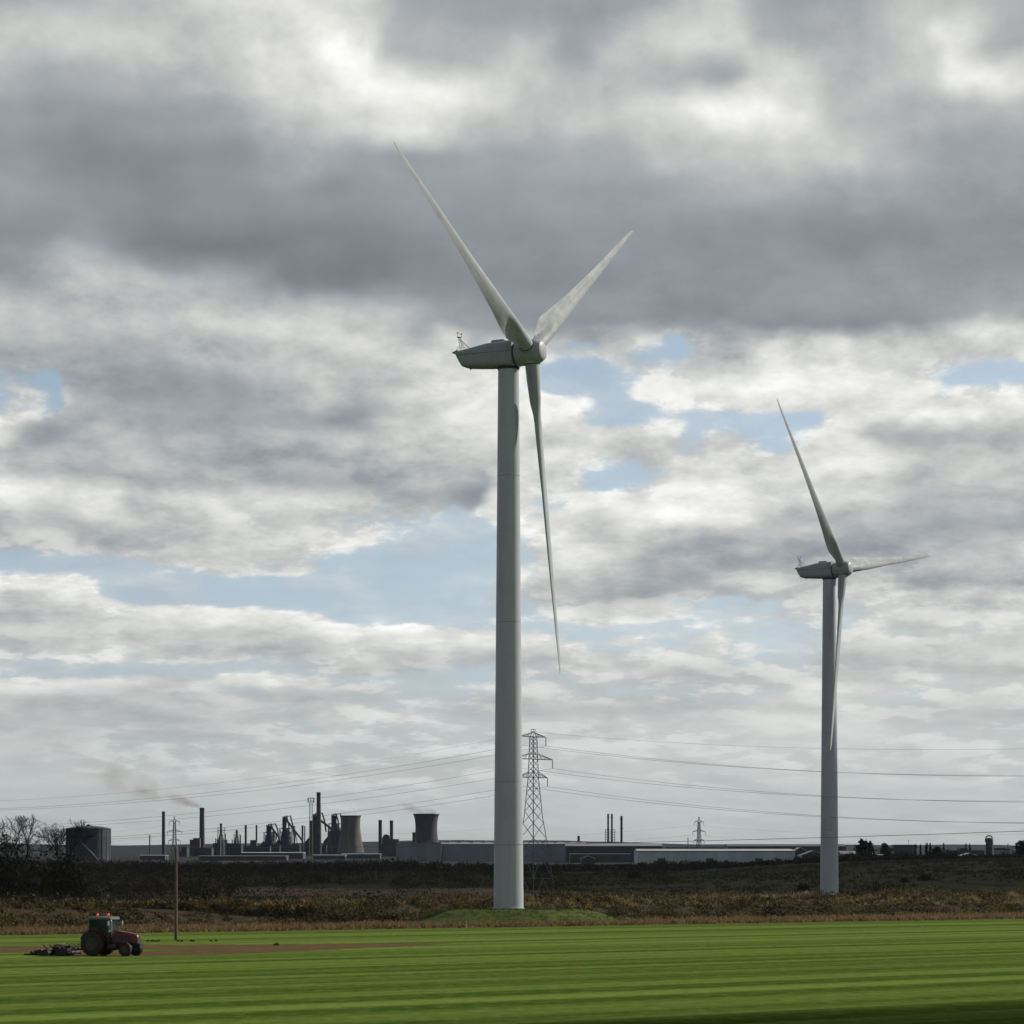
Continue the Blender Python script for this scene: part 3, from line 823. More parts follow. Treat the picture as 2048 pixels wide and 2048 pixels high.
# ------------------------------------------------------------------ pylons and cables
M['pylon'] = mat('pylon_steel', (0.155, 0.165, 0.165), (0.09, 0.097, 0.10), 1.0, .6, .2)
M['insul'] = mat('insulator_glass', (0.05, 0.065, 0.06), rough=.35)
M['cable'] = mat('conductor_cable', (0.075, 0.080, 0.085), rough=.6, metal=.2)

def pylon(loc, rz, height, levels, bases, arms, scale_r, label, ins=2.1, panels=14):
    """levels: arm heights; bases: (z, half width) profile; arms: half lengths"""
    root = empty('pylon', loc, rz, label, 'pylon', 'lattice pylons')
    hw = lambda z: float(np.interp(z, [b[0] for b in bases], [b[1] for b in bases]))
    r = .085*scale_r
    zs = [0]
    # panel heights shrink upwards
    z = 0
    while z < levels[0]:
        z += max(1.3*hw(z)*1.25, 1.15); zs.append(min(z, levels[0]))
    cz = [(-1, -1), (1, -1), (1, 1), (-1, 1)]
    knots = sorted(set([b[0] for b in bases if b[0] <= levels[0]] + [levels[0]]))
    for sx, sy in cz:
        m = MB()
        for a, b in zip(knots[:-1], knots[1:]):
            m.tube((sx*hw(a), sy*hw(a), a), (sx*hw(b), sy*hw(b), b), r*1.25, n=4)
        m.build('leg', M['pylon'], root)
    for f in range(4):
        m = MB(); (ax, ay), (bx, by) = cz[f], cz[(f+1) % 4]
        for i in range(len(zs)-1):
            a, b = zs[i], zs[i+1]; ha, hb = hw(a), hw(b)
            p0, p1 = Vector((ax*ha, ay*ha, a)), Vector((bx*ha, by*ha, a))
            q0, q1 = Vector((ax*hb, ay*hb, b)), Vector((bx*hb, by*hb, b))
            if i < 2:
                mid = (q0+q1)/2
                m.tube(p0, mid, r*.8, n=4); m.tube(p1, mid, r*.8, n=4); m.tube(q0, q1, r*.8, n=4)
                m.tube((p0+q0)/2, (p0+mid)/2, r*.55, n=4); m.tube((p1+q1)/2, (p1+mid)/2, r*.55, n=4)
            else:
                m.tube(p0, q1, r*.62, n=4); m.tube(p1, q0, r*.62, n=4)
        m.build('bracing', M['pylon'], root)
    topz = height
    cap = MB(); h0 = hw(levels[0])
    for sx, sy in cz: cap.tube((sx*h0, sy*h0, levels[0]), (sx*.12, sy*.12, topz-.55), r*.8, n=4)
    for k in range(4):
        (ax, ay), (bx, by) = cz[k], cz[(k+1) % 4]
        cap.tube((ax*.42, ay*.42, topz), (bx*.42, by*.42, topz), r*.7, n=4); cap.tube((ax*.42, ay*.42, topz), (ax*.2, ay*.2, topz-.6), r*.6, n=4)
        cap.tube((ax*.5, ay*.5, topz-.6), (bx*.5, by*.5, topz-.6), r*.7, n=4)
    cap.build('earth_peak', M['pylon'], root)
    tips = []
    for lv, al in zip(levels, arms):
        h = hw(lv)
        for sx in (-1, 1):
            m = MB(); tip = Vector((sx*al, 0, lv))
            upz = min(lv+1.5, topz-.8)
            for sy in (-1, 1):
                m.tube((sx*h, sy*h, lv), tip, r*1.05, n=4)
                hu = hw(upz) if upz <= levels[0] else .3
                m.tube((sx*hu, sy*hu, upz), tip, r*.75, n=4)
                for k in (1, 2, 3):
                    t = k/4
                    lo = Vector((sx*h, sy*h, lv)).lerp(tip, t); hi = Vector((sx*hu, sy*hu, upz)).lerp(tip, max(t-.15, 0))
                    m.tube(lo, hi, r*.45, n=4)
            m.build('cross_arm', M['pylon'], root)
            i = MB().tube(tip, tip-Vector((0, 0, ins)), .045*scale_r, n=6)
            nd = 9
            for k in range(nd):
                zz = lv - .25 - (ins-.4)*k/(nd-1)
                i.tube((tip.x, 0, zz), (tip.x, 0, zz-.10), .15*scale_r, .11*scale_r, n=8)
            i.build('insulator', M['insul'], root)
            tips.append(Vector((sx*al, 0, lv-ins-.05)))
    tips.append(Vector((0, 0, topz-.6)))
    mw = Matrix.Translation(loc) @ Matrix.Rotation(rz, 4, 'Z')
    return root, [mw @ t for t in tips]

PD = 750.0
pp = at(1066.6, 0, PD); pp.z = 0
bigp, tips = pylon(pp, R(45), 43.7, [41.9, 36.3, 31.7], [(0, 4.0), (7, 3.35), (14, 2.60), (22, 1.62), (31.7, .92), (36.3, .78), (41.9, .64)], [4.5, 6.9, 5.1], 1.15,
                   'large dark lattice pylon close to the right of the tallest turbine')
dirw = Vector((math.cos(R(-45)), math.sin(R(-45)), 0))
def hang(p, d, L, S, t0, t1, n=40, dz=0.0):
    out = []
    for i in range(n+1):
        t = t0+(t1-t0)*i/n; k = t/L
        out.append(p + d*t + Vector((0, 0, dz*k - 4*S*k*(1-k))))
    return out
names = [('upper left', 0), ('upper right', 1), ('middle left', 2), ('middle right', 3), ('lower left', 4), ('lower right', 5)]
for k, p in enumerate(tips):
    earth = k == 6
    right = hang(p, dirw, 350, 9.0 if earth else 11.5, 0, 260, dz=0)
    left = hang(p, -dirw, 480, 13.0 if earth else 12.3, 0, 330, dz=0)
    pts = list(reversed(left))[:-1] + right
    lab = ('thin earth wire strung from the very top of the large pylon' if earth else 'power cable hanging from the %s cross-arm end of the large pylon' % names[k][0])
    MB().path(pts, .020 if earth else .031, 5).build('power_cable', M['cable'], None, label=lab, cat='cable', group='cables of the large pylon')

def small_pylon(x, ytop, D, h, rz, label):
    p = at(x, ytop, D); base = p.z - h
    s = h/43.7
    lv = [v*s for v in (39.5, 31.5, 24.0)]
    return pylon(Vector((p.x, D, base)), rz, h, lv, [(0, 3.6*s), (14*s, 2.2*s), (24*s, 1.25*s), (39.5*s, .75*s)], [4.4*s, 6.0*s, 5.0*s], 1.9, label, ins=2.8*s)
sp1, st1 = small_pylon(349, 1633, 2300, 41, R(20), 'small distant pylon behind the wooden pole')
sp2, st2 = small_pylon(1398, 1634, 2300, 40, R(25), 'small distant pylon in front of the long pale shed')
for (st, dd, tg) in ((st1, R(-40), 'behind the wooden pole'), (st2, R(-28), 'before the pale shed')):
    dv = Vector((math.cos(dd), math.sin(dd), 0))
    for k, p in enumerate(st[:6]):
        if k % 2: continue
        pts = list(reversed(hang(p, -dv, 420, 9, 0, 330, 20)))[:-1] + hang(p, dv, 420, 9, 0, 330, 20)
        MB().path(pts, .04, 4).build('power_cable', M['cable'], None, cat='cable', group='faint cables of the distant pylons',
              label='faint cable from the %s arm of the small distant pylon %s' % (('top', '', 'middle', '', 'bottom')[k], tg))

# wooden pole with its wire
M['woodpole'] = mat('weathered_pole', (0.13, 0.105, 0.075), (0.07, 0.055, 0.04), 3, .85, stretch=(4, 4, .5))
wp = at(352, 0, 304); wp.z = 0
pole = empty('wooden_pole', wp, 0, 'slim wooden electricity pole on the turf to the right of the tractor', 'pole')
MB().lathe([(.17, -.05), (.165, .3), (.15, 4), (.125, 9.2), (.115, 9.45), (.0, 9.5)], 14).build('pole_shaft', M['woodpole'], pole, smooth=40)
c = MB(); c.box(-.6, .6, -.06, .06, 9.02, 9.14); c.build('cross_arm', M['woodpole'], pole).rotation_euler = (0, 0, R(40))
for sx in (-1, 1):
    i = MB().lathe([(.03, 9.14), (.03, 9.2), (.07, 9.22), (.05, 9.28), (.07, 9.30), (.04, 9.38)], 10, (sx*.52*math.cos(R(40)), sx*.52*math.sin(R(40)), 0))
    i.build('insulator', M['insul'], pole, smooth=40)
a = wp + Vector((.4, .33, 9.38)); b = Vector((46, 212, 9.9))
dv = (b-a); L = dv.length
pts = [a + dv*(i/50) + Vector((0, 0, -4*.42*(i/50)*(1-i/50))) for i in range(51)]
MB().path(pts, .020, 5).build('overhead_wire', M['cable'], None, label='low overhead wire running right from the wooden pole across both turbine towers', cat='cable')

# ------------------------------------------------------------------ tractor and towed mower
M['red'] = mat('tractor_red', (0.12, 0.004, 0.007), (0.075, 0.003, 0.005), 2, .30)
M['blackplastic'] = mat('black_plastic', (0.018, 0.018, 0.018), (0.03, 0.03, 0.03), 2, .55)
M['rubber'] = mat('tyre_rubber', (0.012, 0.012, 0.011), (0.026, 0.023, 0.018), 3, .8)
M['rim'] = mat('wheel_rim', (0.055, 0.046, 0.016), (0.03, 0.026, 0.012), 3, .6)
M['roofgrey'] = mat('cab_roof', (0.17, 0.18, 0.19), (0.12, 0.125, 0.13), 2, .35)
M['ironblack'] = mat('dark_iron', (0.012, 0.012, 0.012), (0.024, 0.019, 0.015), 4, .6, .2)
M['tan'] = mat('faded_cover', (0.18, 0.14, 0.09), (0.08, 0.065, 0.045), 3, .8)
M['chrome'] = mat('bright_metal', (0.5, 0.5, 0.5), rough=.3, metal=.9)
def glass_mat():
    m, nb, b = material('cab_glass')
    b.inputs['Base Color'].default_value = (0.02, 0.045, 0.045, 1); b.inputs['Roughness'].default_value = .06
    tr = m.node_tree.nodes.new('ShaderNodeBsdfTransparent'); tr.inputs[0].default_value = (.30, .46, .45, 1)
    mx = m.node_tree.nodes.new('ShaderNodeMixShader'); mx.inputs[0].default_value = .45
    nb.l.new(b.outputs[0], mx.inputs[1]); nb.l.new(tr.outputs[0], mx.inputs[2]); nb.l.new(mx.outputs[0], m.node_tree.nodes['Material Output'].inputs[0])
    return m
M['glass'] = glass_mat()
def emit_mat(name, c, s, base):
    m, nb, b = material(name); b.inputs['Base Color'].default_value = (*base, 1)
    b.inputs['Emission Color'].default_value = (*c, 1); b.inputs['Emission Strength'].default_value = s
    b.inputs['Roughness'].default_value = .3
    return m
M['beacon'] = emit_mat('beacon_lamp', (1.0, .11, .07), .5, (.5, .05, .01))

def wheel(parent, loc, r, w, name, rimr):
    wl = empty(name, loc); wl.parent = parent
    h = w/2
    tyre = MB().lathe([(rimr, -h*.8), (rimr+.05, -h*.95), (r-.16, -h), (r-.06, -h*.92), (r-.02, -h*.7), (r-.01, 0), (r-.02, h*.7), (r-.06, h*.92), (r-.16, h), (rimr+.05, h*.95), (rimr, h*.8)], 48, axis='Y', closed=True)
    nl = 30 if r > .8 else 22
    for k in range(nl):
        for sy in (-1, 1):
            w0 = 2*math.pi*(k+(.25 if sy > 0 else -.25))/nl; dw = .055/r
            def q(y, rad, ww): return (rad*math.sin(ww), y, rad*math.cos(ww))
            s = .10/r
            A = [q(sy*.02, r-.02, w0-dw), q(sy*h*.95, r-.06, w0-dw+s), q(sy*h*.95, r-.06, w0+dw+s), q(sy*.02, r-.02, w0+dw)]
            B = [q(sy*.02, r+.012, w0-dw), q(sy*h*.95, r-.015, w0-dw+s), q(sy*h*.95, r-.015, w0+dw+s), q(sy*.02, r+.012, w0+dw)]
            tyre.hull(A, B)
    tyre.build('tyre', M['rubber'], wl, smooth=30)
    sgn = -1 if loc[1] < 0 else 1
    MB().lathe([(rimr+.01, -h*.75), (rimr+.03, sgn*h*.85), (rimr-.03, sgn*h*.85), (rimr*.9, sgn*h*.35), (rimr*.5, sgn*h*.22), (rimr*.42, sgn*h*.5), (rimr*.3, sgn*h*.6), (0, sgn*h*.6)], 36, axis='Y').build('rim', M['rim'], wl, smooth=30)
    return wl

tp = at(197, 0, 241.0); tp.z = 0.004
tr = empty('tractor', tp, R(-22), 'dark red tractor with two red roof beacons working on the striped turf', 'tractor')
for sy in (-1, 1): wheel(tr, (0, sy*.92, .98), .98, .56, 'rear_wheel', .50)
for sy in (-1, 1): wheel(tr, (2.95, sy*.86, .56), .56, .40, 'front_wheel', .27)
c = MB(); c.box(-.45, 2.9, -.26, .26, .62, 1.12); c.box(.2, 1.5, -.55, .55, .55, 1.0); c.box(1.4, 3.35, -.22, .22, .5, .75)
c.tube((2.95, -.75, .56), (2.95, .75, .56), .10, n=10); c.tube((0, -.9, .98), (0, .9, .98), .2, n=12); c.build('chassis', M['ironblack'], tr)
def hood_ring(x, zt, zb, hw, n=20):
    out = []
    for i in range(n):
        t = i/(n-1); w = math.pi*t
        cx, sz = math.cos(w), math.sin(w)
        out.append((x, hw*math.copysign(abs(cx)**.45, cx), zb+(zt-zb)*abs(sz)**.42))
    return out
hood = MB().loft([hood_ring(*s) for s in [(1.42, 2.05, 1.12, .44), (2.1, 2.00, 1.10, .44), (2.8, 1.90, 1.08, .43), (3.35, 1.79, 1.04, .41), (3.62, 1.70, 1.02, .38), (3.70, 1.60, 1.05, .34)]]).build('bonnet', M['red'], tr, smooth=42)
g_ = MB(); g_.box(3.64, 3.735, -.30, .30, 1.02, 1.42); g_.build('grille', M['blackplastic'], hood)
for sy in (-1, 1):
    MB().box(3.66, 3.74, sy*.2-.08, sy*.2+.08, 1.46, 1.56).build('headlight', M['chrome'], hood)
    v = MB()
    for k in range(7): v.box(1.75+k*.2, 1.87+k*.2, sy*.445-.012, sy*.445+.012, 1.25, 1.62)
    v.build('side_vent', M['blackplastic'], hood)
MB().box(1.5, 3.55, -.34, .34, .78, 1.14).build('engine', M['ironblack'], tr)
MB().box(3.35, 3.95, -.3, .3, .62, .98).build('front_weight', M['ironblack'], tr)
cab = MB(); cab.hull([(-.25, -.62, 1.02), (1.42, -.62, 1.02), (1.42, .62, 1.02), (-.25, .62, 1.02)], [(-.42, -.78, 1.62), (1.42, -.72, 1.62), (1.42, .72, 1.62), (-.42, .78, 1.62)])
cab.build('cab_floor', M['blackplastic'], tr)
post = [((-.42, 1.62), (-.36, 2.93), .80), ((.35, 1.5), (.42, 2.93), .80), ((1.40, 1.3), (1.22, 2.93), .76)]
for sy in (-1, 1):
    for (x0, z0), (x1, z1), y in post:
        MB().tube((x0, sy*y, z0), (x1, sy*(y-.03), z1), .05, n=6).build('cab_pillar', M['blackplastic'], tr)
    y = sy*.785
    MB().hull([(-.37, y, 1.68), (.33, y, 1.64), (.33, y+.012, 1.64), (-.37, y+.012, 1.68)], [(-.32, y-sy*.02, 2.9), (.38, y-sy*.02, 2.9), (.38, y-sy*.008, 2.9), (-.32, y-sy*.008, 2.9)]).build('side_window', M['glass'], tr)
    MB().hull([(.40, y, 1.30), (1.34, y-sy*.03, 1.30), (1.34, y-sy*.018, 1.30), (.40, y+.012, 1.30)], [(.45, y-sy*.02, 2.9), (1.19, y-sy*.04, 2.9), (1.19, y-sy*.028, 2.9), (.45, y-sy*.008, 2.9)]).build('door_window', M['glass'], tr)
MB().hull([(1.385, -.72, 1.65), (1.397, -.72, 1.65), (1.397, .72, 1.65), (1.385, .72, 1.65)], [(1.205, -.70, 2.9), (1.217, -.70, 2.9), (1.217, .70, 2.9), (1.205, .70, 2.9)]).build('windscreen', M['glass'], tr)
MB().hull([(-.43, -.74, 1.68), (-.418, -.74, 1.68), (-.418, .74, 1.68), (-.43, .74, 1.68)], [(-.37, -.72, 2.9), (-.358, -.72, 2.9), (-.358, .72, 2.9), (-.37, .72, 2.9)]).build('rear_window', M['glass'], tr)
rf = MB().loft([[(x, y*s, z) for x, y in ((-.55, -.80), (-.42, -.88), (1.32, -.88), (1.52, -.74), (1.52, .74), (1.32, .88), (-.42, .88), (-.55, .80))] for z, s in ((2.92, .97), (2.97, 1.0), (3.07, 1.0), (3.13, .92))]).build('cab_roof', M['roofgrey'], tr, smooth=30)
for k, bx in enumerate((.18, .66)):
    bq = MB().lathe([(.055, 3.13), (.055, 3.20), (.02, 3.2)], 12, (bx, -.45+.9*k, 0)).build('beacon_base', M['blackplastic'], rf)
    MB().lathe([(.085, 3.20), (.09, 3.24), (.085, 3.34), (.05, 3.385), (0, 3.39)], 16, (bx, -.45+.9*k, 0)).build('beacon', M['beacon'], rf, smooth=40)
seat = MB(); seat.box(-.05, .45, -.26, .26, 1.62, 1.80); seat.hull([(-.12, -.25, 1.78), (.02, -.25, 1.78), (.02, .25, 1.78), (-.12, .25, 1.78)], [(-.22, -.22, 2.5), (-.1, -.22, 2.5), (-.1, .22, 2.5), (-.22, .22, 2.5)]); seat.build('seat', M['blackplastic'], tr)
sw = MB().tube((1.25, 0, 1.7), (.95, 0, 2.08), .04, n=8)
ring = [Vector((.95+.19*math.cos(w)*.62, .19*math.sin(w), 2.08+.19*math.cos(w)*.78)) for w in np.linspace(0, 2*math.pi, 25)]
sw.path(ring, .018, 6); sw.build('steering_wheel', M['blackplastic'], tr)
for sy in (-1, 1):
    fd = MB(); N = 14; A = []
    for k in range(N+1):
        w = R(15)+R(150)*k/N; r_ = 1.10
        A.append((r_*math.cos(w), .98+r_*math.sin(w)))
    y0, y1 = (.62, 1.02)
    for k in range(N):
        (xa, za), (xb, zb) = A[k], A[k+1]
        fd.hull([(xa, sy*y0, za), (xb, sy*y0, zb), (xb, sy*y1, zb), (xa, sy*y1, za)], [(xa*1.03, sy*y0, .98+(za-.98)*1.03), (xb*1.03, sy*y0, .98+(zb-.98)*1.03), (xb*1.03, sy*y1, .98+(zb-.98)*1.03), (xa*1.03, sy*y1, .98+(za-.98)*1.03)])
    fd.hull([(1.0, sy*.58, 1.05), (-.8, sy*.58, 1.3), (-.8, sy*.63, 1.3), (1.0, sy*.63, 1.05)], [(.72, sy*.60, 1.78), (-.62, sy*.60, 1.86), (-.62, sy*.64, 1.86), (.72, sy*.64, 1.78)])
    fd.build('fender', M['red'], tr)
    MB().tube((3.05, sy*.68, 1.16), (2.8, sy*1.02, 1.17), .03, n=6).build('front_guard_bracket', M['ironblack'], tr)
    mr = MB().tube((1.4, sy*.76, 2.62), (1.55, sy*1.12, 2.68), .018, n=6)
    mr.box(1.50, 1.58, sy*1.12-.10, sy*1.12+.10, 2.45, 2.80); mr.build('mirror', M['chrome'], tr)
    st = MB()
    for z in (.5, .78, 1.05): st.box(.75, 1.2, sy*.62-.12*(sy < 0), sy*.62+.12*(sy > 0)+.02, z, z+.04)
    st.box(.75, .79, sy*.70-.02, sy*.70+.02, .5, 1.1); st.box(1.16, 1.2, sy*.70-.02, sy*.70+.02, .5, 1.1); st.build('step', M['ironblack'], tr)
MB().tube((1.52, -.52, 1.5), (1.50, -.52, 2.75), .035, n=10).tube((1.50, -.52, 2.75), (1.44, -.54, 2.86), .035, n=10).build('exhaust_pipe', M['chrome'], tr)
MB().lathe([(.22, .3), (.26, .35), (.26, .95), (.22, 1.0)], 20, (.95, -.52, .72), axis='X').build('fuel_tank', M['blackplastic'], tr, smooth=30)
lk = MB()
for sy in (-.4, .4): lk.tube((-.3, sy, .75), (-1.25, sy*.8, .55), .04, n=8); lk.tube((-.35, sy, 1.15), (-.95, sy*.85, .62), .03, n=8)
lk.build('hitch_arms', M['ironblack'], tr)

mw_loc = tp + Vector((-1.15*math.cos(R(22)), 1.15*math.sin(R(22)), 0))
mow = empty('towed_mower', mw_loc, R(-14), 'low black gang mower towed on the turf behind the tractor', 'mower')
fr = MB(); fr.tube((.1, 0, .52), (-1.2, 0, .5), .07, n=8); fr.tube((-1.2, -1.5, .5), (-1.2, 1.5, .5), .07, n=8); fr.tube((-2.6, -1.6, .46), (-2.6, 1.6, .46), .07, n=8)
fr.tube((-1.2, 0, .5), (-3.9, 0, .42), .06, n=8); fr.tube((-1.2, -.9, .5), (-2.6, -.9, .46), .05, n=8); fr.tube((-1.2, .9, .5), (-2.6, .9, .46), .05, n=8); fr.build('frame', M['ironblack'], mow)
for k, (ux, uy) in enumerate([(-1.45, -1.15), (-1.45, .0), (-1.45, 1.15), (-2.85, -1.25), (-2.85, 0), (-2.85, 1.25), (-3.95, 0)]):
    un = empty('cutting_unit', (ux, uy, 0)); un.parent = mow
    MB().tube((.16, -.5, .24), (.16, .5, .24), .16, n=14).build('cutting_reel', M['ironblack'], un)
    MB().tube((-.34, -.5, .12), (-.34, .5, .12), .12, n=14).build('roller', M['ironblack'], un)
    sp = MB()
    for sy in (-.52, .52): sp.hull([(-.5, sy-.02, .08), (.38, sy-.02, .08), (.38, sy+.02, .08), (-.5, sy+.02, .08)], [(-.38, sy-.02, .34), (.28, sy-.02, .46), (.28, sy+.02, .46), (-.38, sy+.02, .34)])
    sp.build('side_plate', M['ironblack'], un)
    MB().hull([(-.45, -.5, .30), (.30, -.5, .42), (.30, .5, .42), (-.45, .5, .30)], [(-.42, -.48, .36), (.26, -.48, .50), (.26, .48, .50), (-.42, .48, .36)]).build('deck', M['ironblack'], un)
    if k in (1, 3, 4): MB().tube((.1, .0, .5), (-.35, .1, .86), .05, n=8).build('hydraulic_ram', M['ironblack'] if k != 1 else M['chrome'], un)
hp = MB().loft([rounded(x, zt, zb, w, 16, 3) for x, zt, zb, w in ((-2.75, .80, .52, .35), (-2.5, .98, .5, .48), (-1.95, .98, .5, .48), (-1.7, .82, .52, .36))]).build('oil_tank', M['tan'], mow, smooth=40)
MB().box(-1.6, -1.15, -.45, .15, .55, .82).build('valve_block', M['ironblack'], mow)
for sy in (-1, 1): wheel(mow, (-2.2, sy*.62, .36), .36, .24, 'transport_wheel', .17)
tl = MB(); tl.box(-5.0, -4.3, -.9, .9, .04, .16); tl.tube((-4.35, -.8, .2), (-4.35, .8, .2), .15, n=12); tl.build('rear_drag_roller', M['ironblack'], mow)
hs = MB()
for k in range(6):
    y = -.5+.2*k; hs.path([Vector((.1-.25*i, y*(i/6)*1.6, .7+.25*math.sin(i*.9+k))) for i in range(9)], .022, 5)
hs.build('hydraulic_hoses', M['blackplastic'], mow)

# small things in the field
M['whitepost'] = mat('white_post', (.55, .53, .47), (.4, .38, .33), 6, .7)
q = at(933, 0, F*CH/(1856-YH)); q.z = 0
pt = MB(); pt.hull([(-.07, -.07, 0), (.07, -.07, 0), (.07, .07, 0), (-.07, .07, 0)], [(-.07, -.07, .85), (.07, -.07, .85), (.07, .07, .85), (-.07, .07, .85)]); pt.hull([(-.07, -.07, .85), (.07, -.07, .85), (.07, .07, .85), (-.07, .07, .85)], [(-.03, -.03, .93), (.03, -.03, .93), (.03, .03, .93), (-.03, .03, .93)])
pt = pt.build('marker_post', M['whitepost'], None, label='short white marker post at the foot of the turbine mound', cat='post'); pt.location = q
def clod(x, y, n, sz, label):
    D = F*CH/(y-YH); p = at(x, 0, D)
    cs = [(p.x+rnd.uniform(-1, 1)*n*.25, D+rnd.uniform(-1, 1), 0.0) for _ in range(n)]
    o = cards(np.array(cs), np.full(n, sz), np.full(n, sz*.8), 60, .12, M['tuft'], 'grass_tuft', .5, .2)
    tag(o, label, 'grass tuft', 'uncut tufts in the turf', 'stuff')
clod(362, 1883, 14, .07, 'low dark uncut tufts beside the foot of the wooden pole')
clod(553, 1891, 4, .12, 'small dark heap of turf scraps on the bare soil strip')
# ------------------------------------------------------------------ trees and single shrubs
def bare_tree(loc, h, spread, label, seed, depth=7):
    rg = random.Random(seed)
    root = empty('bare_tree', loc, 0, label, 'tree', 'bare trees on the left skyline')
    trunk = MB(); crown = MB()
    def grow(p, d, L, r, k):
        n = 3 if k < 2 else 2
        q = p
        for i in range(n):
            d = (d + Vector((rg.gauss(0, .10), rg.gauss(0, .10), rg.gauss(.02, .06)))).normalized()
            q2 = q + d*(L/n)
            (trunk if k == 0 else crown).tube(q, q2, r*(1-.3*i/n), r*(1-.3*(i+1)/n), n=6 if k < 2 else 3, caps=False)
            q = q2
        if k >= depth: return
        nb_ = rg.choice((2, 3, 3)) if k < 4 else rg.choice((2, 2, 3))
        for j in range(nb_):
            w = rg.uniform(0, 2*math.pi) if k else 2*math.pi*j/nb_+rg.uniform(-.4, .4)
            ang = rg.uniform(.25, .72)*spread
            s = d.orthogonal().normalized(); t = d.cross(s)
            dd = (d*math.cos(ang) + (s*math.cos(w)+t*math.sin(w))*math.sin(ang) + Vector((0, 0, .10))).normalized()
            grow(q, dd, L*rg.uniform(.66, .86), max(r*rg.uniform(.55, .70), .026), k+1)
        if k >= 2:
            grow(p.lerp(q, .5), (d+Vector((rg.gauss(0, .6), rg.gauss(0, .6), .2))).normalized(), L*.6, r*.45, k+2)
    grow(Vector((0, 0, -.3)), Vector((rg.gauss(0, .04), 0, 1)), h*.22, h*.021, 0)
    top_ = max(v[2] for v in crown.v); k_ = h/top_
    for q_ in (trunk, crown): q_.v = [(a*k_*1.05, b*k_*1.05, c*k_) for a, b, c in q_.v]
    trunk.build('trunk', M['bark'], root); crown.build('crown', M['bark'], root)
    return root
def ground_at(x, D): 
    X = (x-XC)/F*D; return Vector((X, D, gz1(X, D)))
bare_tree(ground_at(52, 1000), 24.5, 1.0, 'taller bare round-topped tree at the far left, left of the gas holder', 5, 8)
bare_tree(ground_at(118, 1040), 22.5, 1.0, 'smaller bare tree touching the left side of the gas holder', 12, 8)
bare_tree(ground_at(8, 985), 19.0, 1.1, 'low bare tree cut by the left edge of the picture', 23, 6)

def shrub(x, D, h, w, label, mtl='shrub', grp='dark single shrubs', per=900, size=.35, name='shrub', bare=.4):
    p = ground_at(x, D)
    root = empty(name, p, 0, label, 'shrub', grp)
    n = 7
    cs = np.stack([rng.uniform(-.6, .6, n)*w, rng.uniform(-.5, .5, n)*w*.6, np.full(n, -.1)], 1)
    hh = h*(.7+.3*rng.random(n)); hh[0] = h; cs[0] = (0, 0, -.1)
    cards(cs, np.full(n, w*.55), hh, per//n, size, M[mtl], 'crown', .6, bare, parent=root)
    st = MB()
    for c_, k in zip(cs, hh): st.tube((c_[0]*.3, c_[1]*.3, -.2), (c_[0], c_[1], k*.6), .07, .03, n=5)
    st.build('stem', M['bark'], root)
    return root
shrub(432, 640, 5.2, 6.0, 'broad olive-brown bush rising behind the embankment right of the wooden pole', per=1600, size=.4)
shrub(385, 700, 4.6, 4.5, 'dark bush directly right of the wooden pole shaft', per=1000)
shrub(12, 790, 19, 9.0, 'big black bush filling the left edge under the bare trees', per=4200, size=.6)
shrub(100, 830, 14.5, 10.5, 'wide black bush beneath the left side of the gas holder', per=3600, size=.6)
shrub(1770, 815, 3.6, 7.5, 'largest dark gorse clump on the right-hand hillside', per=1300)
shrub(1798, 800, 2.6, 2.5, 'small dark gorse clump at the right end of the largest clump', per=500)
shrub(1845, 900, 3.0, 3.0, 'dark round bush higher up the right-hand hillside', per=500)
shrub(1811, 890, 1.8, 2.0, 'little bush left of the dark round one on the hillside', per=300)
shrub(1697, 790, 1.8, 3.0, 'low dark bush right of the farther turbine foot', per=400)
shrub(1608, 860, 2.4, 2.4, 'low dark bush left of the farther turbine foot', per=400)
shrub(1735, 498, 2.6, 3.2, 'dark thorn bush standing in the embankment brambles right of the farther turbine', 'scrub', per=900, size=.25)
shrub(1545, 470, 3.3, 3.2, 'dark thorn bush standing in the embankment brambles left of the farther turbine', 'scrub', per=900, size=.25)
shrub(1270, 1120, 3.2, 4.2, 'pale olive bush on the slope below the dark steel shed', per=500, size=.45)

def conifer(x, ytop, D, w, label, grp='dark trees on the right skyline', wide=False):
    p = ground_at(x, D); top = at(x, ytop, D); h = top.z-p.z
    root = empty('skyline_tree', p, 0, label, 'tree', grp)
    MB().tube((0, 0, -.3), (0, 0, h*.9), .3, .08, n=6).build('trunk', M['bark'], root)
    k = 16; zs_ = np.linspace(.12, .98, k)*h
    if wide: rad = w*np.sqrt(np.clip(1-((zs_/h-.5)/.55)**2, .05, 1))
    else: rad = w*np.clip(1.05-zs_/h, .08, 1)
    cs = np.stack([rng.normal(0, .12, k)*w, rng.normal(0, .12, k)*w, zs_], 1)
    cards(cs, rad, np.full(k, h*.11), 60, w*.22, M['conifer'], 'crown', .3, .2, hemi=False, parent=root)
conifer(1726, 1684, 1900, 5.5, 'broad dark tree right of the farther turbine tower', wide=True)
conifer(1739, 1687, 1920, 4.0, 'narrower dark tree leaning against the broad one right of the farther turbine', wide=True)
conifer(1772, 1690, 2050, 4.0, 'low rounded tree at the left end of the flat-roofed block', wide=True)
conifer(1831, 1691, 2000, 1.8, 'thin spiky tree at the right end of the flat-roofed block')
conifer(1841, 1692, 2000, 2.0, 'second thin spiky tree right of the flat-roofed block')
conifer(1853, 1688, 1980, 2.6, 'left of the two tall pointed conifers')
conifer(1860, 1689, 1985, 2.4, 'right of the two tall pointed conifers')
conifer(1872, 1697, 1950, 5.0, 'rounded dark tree under the two pointed conifers', wide=True)
